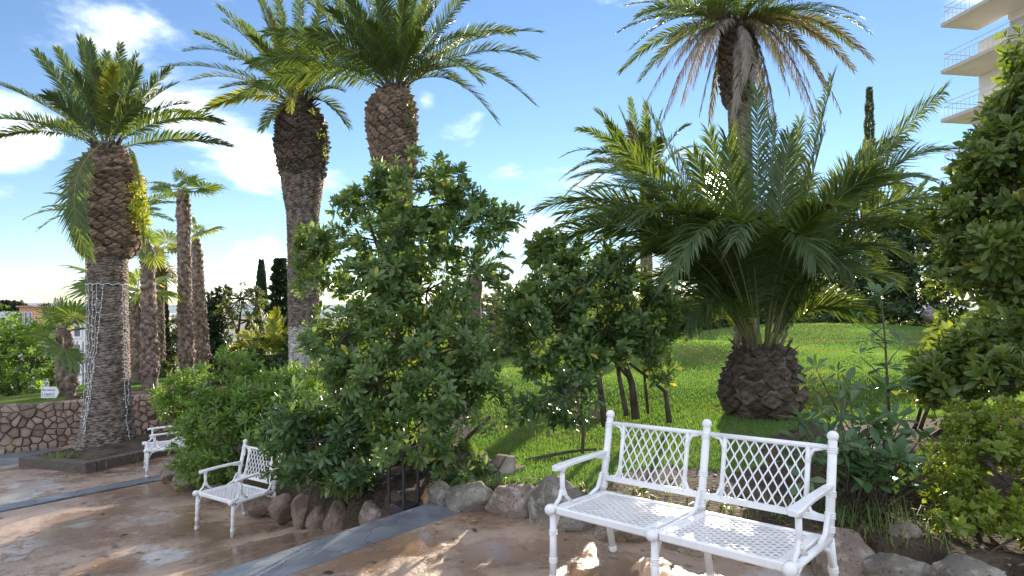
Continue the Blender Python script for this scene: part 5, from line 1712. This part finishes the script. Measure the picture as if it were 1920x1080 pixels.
tree('round_tree', 'bright green leafy tree at the left edge behind the stone wall', 'tree', W(30, 800, 17.5), [(20, 640, 70, 60, 17.5), (60, 680, 55, 60, 17.2), (-20, 690, 80, 90, 17.5), (70, 630, 36, 30, 17.6), (40, 740, 60, 40, 17), (-60, 640, 80, 80, 18), (85, 720, 28, 40, 16.8)], 1700, .16, 'tree_light', 41)
tree('round_tree', 'shaded shrubby growth below the bright tree beside the wall end', 'shrub', W(20, 830, 16.5), [(10, 760, 50, 40, 16.5), (50, 770, 30, 30, 16.2), (-30, 780, 50, 50, 16.5), (112, 690, 24, 50, 17.5)], 420, .16, 'olive', 42)
for i, (lab, lob, mt, cnt, lf) in enumerate([
    ('dark dense hedge tree at the far right edge of the lawn', [(1640, 500, 70, 60, 29.5), (1720, 540, 70, 60, 28.5), (1610, 560, 50, 45, 29), (1700, 470, 70, 50, 29.5), (1660, 580, 60, 26, 28.5), (1760, 585, 50, 24, 27.5), (1590, 500, 50, 50, 30), (1680, 420, 70, 50, 31), (1770, 460, 60, 70, 29), (1600, 590, 60, 20, 29)], 'hedge', 2600, .30),
    ('dark hedge on the skyline left of the broad palm trunk', [(1330, 580, 70, 34, 38), (1250, 590, 60, 30, 39), (1400, 570, 60, 36, 38), (1480, 565, 60, 38, 38), (1540, 570, 40, 36, 36)], 'hedge', 2000, .36),
    ('low dark hedge along the far edge of the lawn behind the broad palm', [(1320, 600, 60, 14, 27), (1400, 598, 50, 14, 27), (1480, 598, 50, 14, 27), (1556, 594, 40, 18, 27)], 'hedge', 700, .24),
    ('olive-green hedge far behind the many-stemmed small tree', [(1150, 590, 70, 40, 29), (1070, 580, 70, 46, 29), (980, 585, 60, 50, 29), (1200, 600, 50, 34, 28)], 'olive', 1200, .30),
    ('dense green shrub bank behind the foot of the tall central palm', [(900, 600, 60, 50, 24), (830, 610, 70, 50, 24), (760, 620, 60, 50, 22), (690, 640, 60, 50, 20), (930, 640, 60, 40, 20)], 'olive', 1300, .24),
    ('mixed green undergrowth shrub behind the limewashed palm', [(620, 640, 40, 50, 18), (480, 690, 40, 34, 16.5), (560, 670, 40, 40, 17), (430, 690, 34, 40, 18), (530, 700, 50, 30, 16)], 'hedge', 900, .17),
    ('pale green shrub between the two groups of fan palm trunks', [(322, 660, 20, 44, 22), (318, 700, 24, 20, 21), (335, 620, 16, 30, 24)], 'olive', 420, .18),
    ('shadowed shrub behind the dark lantern under the tall pittosporum', [(740, 850, 60, 60, 6.9), (680, 880, 50, 40, 6.9), (800, 870, 50, 40, 6.6)], 'hedge', 260, .13),
]):
    b = lob[0]
    pb = W(b[0], b[1], b[4]); pb.z = land(pb.x, pb.y)
    tree('hedge_bush', lab, 'shrub', pb, lob, cnt, lf, mt, 50 + i, 'shrubs and hedges behind the lawn')
tree('dark_tree', 'dark ivy-clad tree right of the fan palm trunks', 'tree', W(408, 720, 21), [(408, 600, 22, 50, 21), (405, 660, 24, 44, 21), (418, 560, 12, 20, 21), (395, 640, 18, 50, 21)], 900, .17, 'cypress', 61)
tree('sparse_tree', 'sparse twiggy tree with few leaves between dark tree and cypress', 'tree', W(448, 700, 20), [(450, 560, 34, 30, 20), (470, 545, 26, 18, 20), (430, 580, 20, 28, 20), (468, 600, 30, 26, 20), (480, 570, 16, 22, 20)], 130, .16, 'olive', 62, trunk=[
    (tb((448, 700, 20), (450, 650, 20), (442, 615, 20), (425, 575, 20)), .08, .02), (tb((450, 650, 20), (462, 610, 20), (480, 575, 20)), .05, .015), (tb((446, 630, 20), (452, 580, 20), (462, 545, 20)), .045, .012), (tb((455, 630, 20), (478, 605, 20), (492, 590, 20)), .03, .01)])
tree('pine_tree', 'far dark umbrella pine at the left skyline', 'tree', W(20, 600, 120), [(20, 573, 22, 7, 120), (0, 574, 14, 6, 120), (40, 576, 12, 5, 120)], 500, .6, 'pine', 63, 'far dark pines on the skyline', tw=False)
tree('pine_tree', 'far dark round pine between ochre house and the telecom mast', 'tree', W(88, 610, 120), [(88, 582, 14, 9, 120), (78, 590, 10, 8, 120)], 350, .6, 'pine', 64, 'far dark pines on the skyline', tw=False)
tree('pine_tree', 'far small pine right of the telecom mast', 'tree', W(133, 610, 130), [(133, 583, 8, 7, 130), (150, 590, 16, 4, 130), (168, 588, 8, 8, 130)], 350, .6, 'pine', 65, 'far dark pines on the skyline', tw=False)


def cypress(label, px, ytop, ybot, half, d, seed, mat='cypress', ragged=.0, group='cypress trees'):
    base = W(px, ybot, d); h = (ybot - ytop) / F * d; r = half / F * d
    root = thing('cypress_tree', label, 'tree', base, group)
    rg = random.Random(seed); v, t = leaf_geo(.30 * min(1.3, r / .35), .10 * min(1.3, r / .35), .05, seg=2)
    ms = []
    for i in range(2600):
        z = rg.random() ** 1.15
        pr = (1 - z) ** .62 * min(1, .55 + 3 * z) * (1 + ragged * math.sin(z * 46) + ragged * rg.uniform(-.6, .6))
        an = rg.uniform(0, 6.283); rr = r * pr * rg.uniform(.6, 1.02)
        ax = Vector((math.cos(an) * (.4 + ragged), math.sin(an) * (.4 + ragged), 1 - ragged)).normalized()
        m = Matrix.Translation((rr * math.cos(an), rr * math.sin(an), z * h * .97)) @ (frame(ax, rg.uniform(0, 6)) @ Matrix.Rotation(R(90), 3, 'X')).to_4x4()
        ms.append(np.array(m))
    vv, tt = np_inst(v, t, np.array(ms))
    tag(link('crown', np_mesh('crown', vv, tt, M[mat]), root), kind='stuff')
    mb = MB(); mb.tube([(0, 0, -.2), (0, 0, h * .5), (0, 0, h * .97)], [r * .25, r * .15, .01], 7); mb.build('trunk', M['wood'], root, True)


cypress('slim dark pointed cypress left of the limewashed palm', 490, 490, 640, 13, 30, 71)
cypress('ragged thin conifer with tiered branches beside the slim cypress', 525, 484, 620, 15, 28, 72, ragged=.55)
cypress('dark cypress column behind the dry-leaved fan palm', 300, 470, 706, 16, 22, 73)
cypress('dark cypress column between the string-lit palm and the reddish fan palm', 243, 560, 715, 13, 21, 74)
cypress('yellow-green conifer tip rising behind the right fronds of the broad palm', 1630, 160, 420, 10, 32, 75, mat='olive', ragged=.25, group=None)

# fern on palm A's head, climbers on heads B and C
shrub('epiphyte_fern', 'yellow-green fern growing on the right side of the swollen palm head', 'fern', W(262, 372, 11.9), [(264, 365, 13, 16, 11.8), (262, 395, 13, 20, 11.8), (268, 345, 7, 8, 11.8), (268, 420, 6, 12, 11.8)], 170, (.10, .04, 7, 2), 'ivy', 81, stems=0, twigs=False)
shrub('epiphyte_fern', 'small pale weed growing on the right of the pineapple-like palm head', 'fern', W(770, 215, 12.6), [(765, 210, 12, 20, 12.45), (772, 235, 8, 10, 12.5)], 45, (.09, .035, 6, 2), 'olive', 82, stems=0, twigs=False)
shrub('climbing_ivy', 'thin ivy scrambling over the dark swollen palm head', 'ivy', W(570, 260, 13.5), [(585, 225, 22, 26, 13.6, 10), (545, 320, 8, 30, 13.5, 8), (600, 280, 10, 30, 13.7, 10), (560, 205, 20, 10, 13.6, 10)], 90, (.08, .04, 6, 2), 'pitt', 83, stems=0, twigs=False)

# ================================================================== APARTMENT BUILDING
bo = W(1765, 135, 36.5); bo.z = 0
U = Vector((.6, -3.8, 0)).normalized(); V_ = Vector((3.8, .6, 0)).normalized()     # along the front, into the building
bl = thing('apartment_building', 'cream apartment block with projecting railed balconies behind the evergreen tree', 'building', bo)
Rm = Matrix((U, V_, Vector((0, 0, 1)))).transposed()
eul = Rm.to_euler()
slabz = [CZ + (HY - y) / F * 36.5 for y in (315, 225, 134, 46)]
slabz = [slabz[0] - 2 * 2.86, slabz[0] - 2.86] + slabz + [slabz[-1] + 2.8]


def bpart(name, mb, mat, parent=None):
    o = mb.build(name, mat, parent or bl)
    if parent is None: o.rotation_euler = eul
    return o


BDP = 2.5; BLEN = 22
mb = MB()
# wall body with recessed window bays: build piers and spandrels as boxes
WIN = [(1.9, 4.6), (7.2, 10.4), (13.0, 16.2)]
segs = []; u0 = .05
for a, b in WIN: segs.append((u0, a)); u0 = b
segs.append((u0, BLEN))
for a, b in segs:
    mb.box(((a + b) / 2, BDP + .15, 9), (b - a, .3, 18.0))
for z in slabz:
    for a, b in WIN:
        mb.box(((a + b) / 2, BDP + .15, z + 2.86 - .29), (b - a, .298, .42))
mb.box((BLEN / 2 + .025, BDP + 6.301, 9), (BLEN - .05, 11.99, 17.99))
bpart('wall', mb, M['concrete_w'])
for z in slabz:
    mb = MB(); mb.box((BLEN / 2, BDP / 2 - .001, z - .06), (BLEN, BDP - .004, .18)); s = bpart('balcony_slab', mb, M['soffit'])
    mb = MB(); mb.box((BLEN / 2, -.012, z - .055), (BLEN + .05, .03, .20)); mb.box((-.012, BDP / 2, z - .055), (.03, BDP, .20)); mb.build('edge_trim', M['slab_edge'], s)
    mb = MB(); mb.box((BLEN / 2, BDP / 2 + .02, z + .034), (BLEN - .06, BDP - .05, .006)); mb.build('floor_tiles', M['concrete_w'], s)
    rl = MB()
    for h_, r_ in ((1.00, .022), (.72, .018)):
        rl.tube([(0.10, .10, z + h_), (BLEN, .10, z + h_)], r_, 6); rl.tube([(.10, .10, z + h_), (.10, BDP, z + h_)], r_, 6)
    r_ = bpart('railing', rl, M['rail_metal'])
    bal = MB(); bal.box((0, 0, .35), (.014, .014, .70)); bme = bal.mesh('baluster', M['rail_metal'])
    k = 0
    for i in range(62):
        link('baluster', bme, r_, (.10 + i * .28, .10, z + .03))
    for i in range(1, 9):
        link('baluster', bme, r_, (.10, .10 + i * .28, z + .03))
    for (a, b) in WIN:
        fm = MB(); zb_, zt_ = z + .05, z + 2.36
        for uu in (a + .04, (a + b) / 2, b - .04): fm.box((uu, BDP + .13, (zb_ + zt_) / 2), (.07, .08, zt_ - zb_ - .004))
        for zz in (zb_ + .04, zt_ - .04, zt_ - .62):
            for p0, p1 in ((a + .08, (a + b) / 2 - .04), ((a + b) / 2 + .04, b - .08)): fm.box(((p0 + p1) / 2, BDP + .13, zz), (p1 - p0 - .002, .07, .07))
        w_ = bpart('window', fm, M['sign_white'])
        gm_ = MB(); gm_.box(((a + b) / 2, BDP + .17, (zb_ + zt_) / 2), (b - a - .1, .012, zt_ - zb_ - .1)); gm_.build('pane', M['glass'], w_)
        cm_ = MB(); n_ = 60
        for i in range(n_ + 1):
            uu = a + .05 + (b - a - .1) * i / n_
            cm_.v += [(uu, BDP + .152 + .006 * math.sin(i * 1.9), zb_ + .1), (uu, BDP + .152 + .006 * math.sin(i * 1.9), zt_ - .08)]
        for i in range(n_): cm_.f.append((i * 2, i * 2 + 2, i * 2 + 3, i * 2 + 1)); cm_.m.append(0)
        cm_.build('curtain', M['curtain'], w_)
mb = MB(); mb.box((BLEN / 2, BDP / 2 + 3, slabz[-1] + 3.0), (BLEN + .4, BDP + 12, .25)); bpart('roof', mb, M['slab_edge'])

# ================================================================== TOWN BEYOND THE WALL
def house(name, label, px0, px1, ytop, ybot, d, mat, roof=None, rows=0, cols=0, depth=8, yaw=0.0, wmat='shade_window', pitched=False, group='distant town buildings'):
    a, b = W(px0, ybot, d), W(px1, ytop, d)
    w, h = b.x - a.x, b.z - a.z
    root = thing(name, label, 'building', (a.x, d, a.z), group, (0, 0, yaw))
    mb = MB(); mb.box((w / 2, depth / 2, h / 2), (w, depth, h)); mb.build('wall', M[mat], root)
    if roof:
        mb = MB()
        if pitched:
            rh = .18 * w
            mb.add([(-.3, -.3, h), (w + .3, -.3, h), (w + .3, depth + .3, h), (-.3, depth + .3, h), (-.3, depth / 2, h + rh), (w + .3, depth / 2, h + rh)], [(0, 1, 5, 4), (2, 3, 4, 5), (0, 4, 3), (1, 2, 5), (3, 2, 1, 0)])
        else:
            mb.box((w / 2, depth / 2, h + .12), (w + .6, depth + .6, .24))
        mb.build('roof', M[roof], root)
    if rows:
        cw, ch = w / cols, h / rows
        for r_ in range(rows):
            for c in range(cols):
                fm = MB(); x, z = (c + .5) * cw, (r_ + .5) * ch; ww, hh = cw * .52, ch * .56
                fm.box((x, -.03, z - hh / 2 - .04), (ww + .16, .10, .08)); fm.box((x, -.03, z + hh / 2 + .04), (ww + .16, .10, .08))
                fm.box((x - ww / 2 - .04, -.03, z), (.08, .10, hh - .002)); fm.box((x + ww / 2 + .04, -.03, z), (.08, .10, hh - .002))
                f_ = fm.build('window', M['sign_white'], root)
                gm_ = MB(); gm_.box((x, -.012, z), (ww - .002, .03, hh - .002)); gm_.build('pane', M[wmat], f_)
    return root


house('ochre_house', 'far ochre flat-roofed house peeking above the bright tree', 36, 68, 576, 620, 100, 'brick_wall', 'roof_tile', 1, 3, 8, R(-12))
whb = house('white_building', 'white multi-storey building with rows of windows behind the small fan palm', 136, 262, 604, 742, 34, 'white_wall', 'slab_edge', 4, 6, 8, 0)
house('tiled_house', 'distant low house with terracotta roof between the fan palm trunks', 296, 352, 612, 660, 70, 'brick_wall', 'roof_tile', 1, 4, 10, 0, pitched=False)
house('tiled_house', 'distant orange-roofed house below the telecom mast', 72, 112, 596, 630, 90, 'brick_wall', 'roof_tile', 0, 0, 10, 0, pitched=True)
house('tiled_house', 'pale distant house right of the small fan palm crown', 118, 160, 592, 620, 140, 'white_wall', 'roof_tile', 1, 4, 10, 0)
for px, lab in ((303, 'tiny pale town block below the hills, nearer the boot-covered fan palm'), (322, 'tiny pale town block below the hills, nearer the tallest fan palm')):
    house('town_block', lab, px, px + 15, 590 - (px % 7), 606, 420, 'white_wall', 'slab_edge', 2, 3, 14, 0)
# telecom mast
tm = thing('telecom_mast', 'slender lattice telecom mast on the left skyline', 'mast', W(115, 600, 110))
mb = MB(); h_ = 42 / F * 110
for sx, sy in ((-1, -1), (1, -1), (1, 1), (-1, 1)): mb.tube([(sx * .7, sy * .7, 0), (sx * .5, sy * .5, h_)], .09, 4)
for k in range(6):
    z = h_ * k / 6
    mb.tube([(-.65, -.65, z), (.6, -.6, z + h_ / 6)], .06, 4); mb.tube([(.65, -.65, z), (-.6, -.6, z + h_ / 6)], .06, 4)
mb.build('frame', M['rail_metal'], tm)
for sx in (-.5, .5):
    mb = MB(); mb.box((sx, -.7, h_ * .88), (.5, .25, h_ * .24)); mb.build('antenna_panel', M['slab_edge'], tm)

# white railing on the terrace before the white building
rf = thing('metal_railing', 'thin pale metal railing crossing in front of the white building', 'railing', W(150, 735, 19))
mb = MB()
for y in (662, 700, 722):
    mb.tube([W(130, y + 4, 19.4) - rf.location, W(166, y, 19) - rf.location, W(260, y - 6, 18.6) - rf.location], .02, 5)
mb.build('rail', M['rail_metal'], rf)
for px in (134, 145, 156, 167, 235, 248):
    mb = MB(); a = W(px, 742, 19.1) - rf.location; b = W(px, 640, 19.1) - rf.location
    mb.tube([a, b], .022, 5); mb.build('post', M['rail_metal'], rf)
# lattice light mast beside the tall palm
lm = thing('lattice_mast', 'slim white lattice mast beside the string-lit trunk', 'mast', W(164, 745, 22))
mb = MB(); h_ = 250 / F * 22
for s in (-1, 1): mb.tube([(s * .07, 0, 0), (s * .07, 0, h_)], .014, 4)
for k in range(26): mb.tube([(-.07, 0, h_ * k / 26), (.07, 0, h_ * (k + 1) / 26)], .009, 4); mb.tube([(.07, 0, h_ * k / 26), (-.07, 0, h_ * (k + 1) / 26)], .009, 4)
mb.build('frame', M['rail_metal'], lm)

# ------------------------------------------------------------------ road sign with lettering
sg = thing('direction_sign', 'small white direction sign with dark lettering beside the small fan palm', 'sign', W(88, 762, 14.6))
so = sg.location
mb = MB(); mb.tube([(0, .02, -.3), (0, .02, .66)], .022, 8); mb.build('post', M['rail_metal'], sg, True)
k_ = 14.6 / F
mb = MB()
pl = [(-10 * k_, 0), (18 * k_, 0), (23.5 * k_, 10.5 * k_), (18 * k_, 21 * k_), (-10 * k_, 21 * k_)]
mb.add([(x, -.015, z) for x, z in pl] + [(x, .0, z) for x, z in pl], [(0, 1, 2, 3, 4), (9, 8, 7, 6, 5)] + [(i, 5 + i, 5 + (i + 1) % 5, (i + 1) % 5) for i in range(5)])
zo = (762 - 746) * k_
board = mb.build('board', M['sign_white'], sg, loc=(0, 0, zo))
mb = MB(); mb.box((0, -.012, 0), (9.5 * k_, .02, 9.5 * k_)); pn = mb.build('badge_board', M['sign_white'], sg, loc=(0, 0, (762 - 719.5) * k_))
mb = MB()
for a0 in (100, 220, 340):
    mb.tube([(3.0 * k_ * math.cos(R(a0 + q_ * 8)), -.026, 3.0 * k_ * math.sin(R(a0 + q_ * 8))) for q_ in range(12)], .9 * k_, 5)
mb.tube([(0, -.026, 1.2 * k_), (-1.2 * k_, -.026, -1.0 * k_), (1.2 * k_, -.026, -1.0 * k_), (0, -.026, 1.2 * k_)], .35 * k_, 4)
mb.build('emblem', M['sign_blue'], pn)
for txt, z, sz in (('Barcelona', 13.2, 6.2), ('L loguh K', 5.6, 6.2)):
    cu = bpy.data.curves.new('lettering', 'FONT'); cu.body = txt; cu.size = sz * k_; cu.extrude = .001; cu.materials.append(M['sign_blue'])
    tmp = bpy.data.objects.new('lettering_curve', cu); col.objects.link(tmp)
    bpy.context.view_layer.update()
    lme = bpy.data.meshes.new_from_object(tmp.evaluated_get(bpy.context.evaluated_depsgraph_get()))
    bpy.data.objects.remove(tmp)
    o = link('lettering', lme, board, (-8.5 * k_, -.018, z * k_), (R(90), 0, 0))
mb = MB(); mb.box((4 * k_, -.017, 3.4 * k_), (26 * k_, .003, .7 * k_)); mb.build('stripe', M['sign_blue'], board)

# little brick block and pale stones at lawn edge
mb = MB(); mb.box((0, 0, .10), (.40, .25, .2), bev=.015)
tag(mb.build('brick_block', M['rock_d'], loc=W(1797, 622, 16)), 'small reddish block lying at the right edge of the lawn', 'block')
# fallen branch on the lawn
rg = random.Random(91)
fb_ = thing('fallen_branch', 'thin dead branch lying on the grass left of the bench', 'branch', W(1050, 862, 6.2))
mb = MB(); branch(mb, W(985, 868, 6.15) - fb_.location + Vector((0, 0, .02)), W(1118, 848, 6.4) - fb_.location + Vector((0, 0, .03)), .022, .012, rg, .06, 6, 8)
branch(mb, W(1050, 859, 6.2) - fb_.location, W(1085, 862, 6.0) - fb_.location, .01, .004, rg, .06, 5, 4)
mb.build('stick', M['wood'], fb_, True)

# ------------------------------------------------------------------ grass, weeds, litter
rn = np.random.RandomState(12)
n = 330000
d = 4.6 * (29 / 4.6) ** rn.rand(n)
px = rn.uniform(150, 1900, n)
x = (px - 960) / F * d * 1.05; y = d
ok = inside(x, y, GARDEN) & ~is_bed(x, y)
x, y = x[ok], y[ok]
z = land_np(x, y)
nb = len(x)
h = rn.uniform(.018, .045, nb) * np.where(rn.rand(nb) < .04, 1.8, 1); wd = rn.uniform(.003, .006, nb) * np.clip(y / 6, 1, 3.5)
an = rn.uniform(0, 6.283, nb); le = rn.normal(0, .4, (nb, 2))
patch = np.sin(x * 1.7 + 1.2 * np.sin(y * .9)) + np.sin(y * 1.3 + 2 + 1.5 * np.sin(x * .7)) + .8 * np.sin(x * 4.1 + y * 3.3) + rn.normal(0, .8, nb)
h *= np.where(patch > 1.2, .75, 1.0)
b0 = np.stack([x + np.cos(an) * wd, y + np.sin(an) * wd, z - .008], 1); b1 = np.stack([x - np.cos(an) * wd, y - np.sin(an) * wd, z - .008], 1)
tp = np.stack([x + le[:, 0] * h, y + le[:, 1] * h, z + h], 1)
for nm_, mk_, mt_, lb_ in (('grass', patch <= 1.5, 'grass', 'short bright lawn grass'), ('dry_grass', patch > 1.5, 'grass_dry', 'paler drier blades in patches of the lawn')):
    v = np.stack([b0[mk_], b1[mk_], tp[mk_]], 1).reshape(-1, 3)
    tag(link(nm_, np_mesh(nm_, v, np.arange(len(v)).reshape(-1, 3), M[mt_])), lb_, kind='stuff')


def weeds(label, spots, hgt, cnt, mat, seed, wdt=.005, ground=True):
    rg = random.Random(seed); V, T = [], []
    for px, py, d, sp in spots:
        c = W(px, py, d)
        if ground: c.z = land(c.x, c.y) - .01
        for _ in range(cnt):
            q_ = c + Vector((rg.gauss(0, sp), rg.gauss(0, sp), 0)); hh = hgt * rg.uniform(.5, 1.3); a = rg.uniform(0, 6.28)
            dx = Vector((math.cos(a), math.sin(a), 0)); sd = Vector((-dx.y, dx.x, 0)) * wdt; le = rg.uniform(.5, 1.6)
            b = len(V)
            p1 = q_ + dx * hh * .25 * le + Vector((0, 0, hh * .7)); p2 = q_ + dx * hh * .8 * le + Vector((0, 0, hh * .85 - .2 * le * hh))
            V += [q_ - sd, q_ + sd, p1 - sd * .8, p1 + sd * .8, p2]
            T += [(b, b + 1, b + 3), (b, b + 3, b + 2), (b + 2, b + 3, b + 4)]
    return tag(link('weeds', np_mesh('weeds', np.array(V), np.array(T), M[mat])), label, kind='stuff')


weeds('arching grassy weeds above the boulders right of the bench', [(1640, 985, 3.65, .12), (1690, 960, 3.75, .14), (1600, 960, 3.8, .12), (1720, 1000, 3.5, .10), (1560, 950, 3.95, .10), (1740, 960, 3.7, .1), (1650, 930, 3.9, .12)], .20, 30, 'weed', 1, .0026)
weeds('grass tufts in the timber planter', [(110, 858, 10.9, .14), (165, 868, 10.7, .2), (200, 862, 10.8, .25), (240, 848, 11.4, .25), (260, 838, 11.9, .2)], .10, 90, 'weed', 2, .008, False)
weeds('low weeds between the boulders', [(650, 985, 5.7, .06), (620, 1000, 5.8, .05), (1000, 905, 5.2, .06), (940, 905, 5.3, .05), (1100, 900, 4.9, .10), (1200, 900, 4.9, .15), (1330, 930, 4.5, .15), (1440, 950, 4.3, .15)], .10, 45, 'weed', 3)
# ground litter on the beds: small dry leaves, one joined mass
lv, lt = leaf_geo(.05, .022, .1, seg=2)
ms = []
n = 5000
xx = rn.uniform(-5, 4.5, n); yy = rn.uniform(3, 10.5, n); ok = inside(xx, yy, GARDEN) & is_bed(xx, yy); xx, yy = xx[ok], yy[ok]; zz_ = land_np(xx, yy)
for i in range(len(xx)):
    ms.append(np.array(Matrix.Translation((xx[i], yy[i], zz_[i] + .012)) @ Matrix.Rotation(rn.uniform(0, 6.28), 4, 'Z') @ Matrix.Rotation(rn.normal(0, .35), 4, 'X') @ Matrix.Scale(rn.uniform(.6, 1.5), 4)))
v, t = np_inst(lv, lt, np.array(ms))
M['litter'] = leafmat('leaf_litter', (.05, .035, .02), (.22, .15, .07), .1, .8)
tag(link('leaf_litter', np_mesh('leaf_litter', v, t, M['litter'])), 'dry leaf litter on the soil', kind='stuff')
# single leaves lying on the pavement
fl = [leaf_mesh(.12, .05, c, 'dry_leaf', 0) for c in (.05, .18)]
for i, (px, py, d, lab) in enumerate([
    (870, 971, 4.72, 'yellowing leaf lying by the end of the slate band'), (905, 966, 4.72, 'upturned yellow-green leaf beside the notched boulder'), (815, 977, 4.72, 'green leaf lying on the edge of the slate band'),
    (284, 1017, 6.0, 'brown fallen leaf on the wet lower pavement'), (270, 996, 6.3, 'pale fallen leaf on the wet lower pavement'), (1080, 1018, 4.2, 'small fallen leaf near the left leg of the bench'),
    (330, 985, 6.4, 'fallen leaf left of the armchair on the wet pavement'), (180, 1030, 5.9, 'fallen leaf on the shiny wet paving at the left'), (95, 905, 9.0, 'small dark leaf on the paving before the timber edging'), (60, 925, 8.6, 'fallen leaf beside the far slate band')]):
    p = W(px, py, d); p.z = (up_z(p.x, p.y) if px > 700 else pave(p.x, p.y)) + .012
    o = link('fallen_leaf', fl[i % 2], None, p, (.15 * math.sin(i), .1, i * 1.9), .8)
    tag(o, lab, 'leaf', 'leaves fallen on the paving')
# fine crumbs and seeds swept about by the rain
n = 1500
xx = rn.uniform(-5, 2.2, n); yy = rn.uniform(2.6, 9, n); s_ = (xx - ST0[0]) * SU[0] + (yy - ST0[1]) * SU[1]
ok = ~inside(xx, yy, GARDEN); xx, yy, s_ = xx[ok], yy[ok], s_[ok]
zz_ = np.where(s_ > 0, pave_np(xx, yy), up_z(xx, yy))
lv, lt = leaf_geo(.022, .010, .1, seg=2)
ms = [np.array(Matrix.Translation((xx[i], yy[i], zz_[i] + .007)) @ Matrix.Rotation(rn.uniform(0, 6.28), 4, 'Z') @ Matrix.Scale(rn.uniform(.4, 1.3), 4)) for i in range(len(xx))]
v, t = np_inst(lv, lt, np.array(ms))
tag(link('litter', np_mesh('litter', v, t, M['dry_leaf'])), 'tiny yellow seeds and leaf crumbs scattered on the paving', kind='stuff')
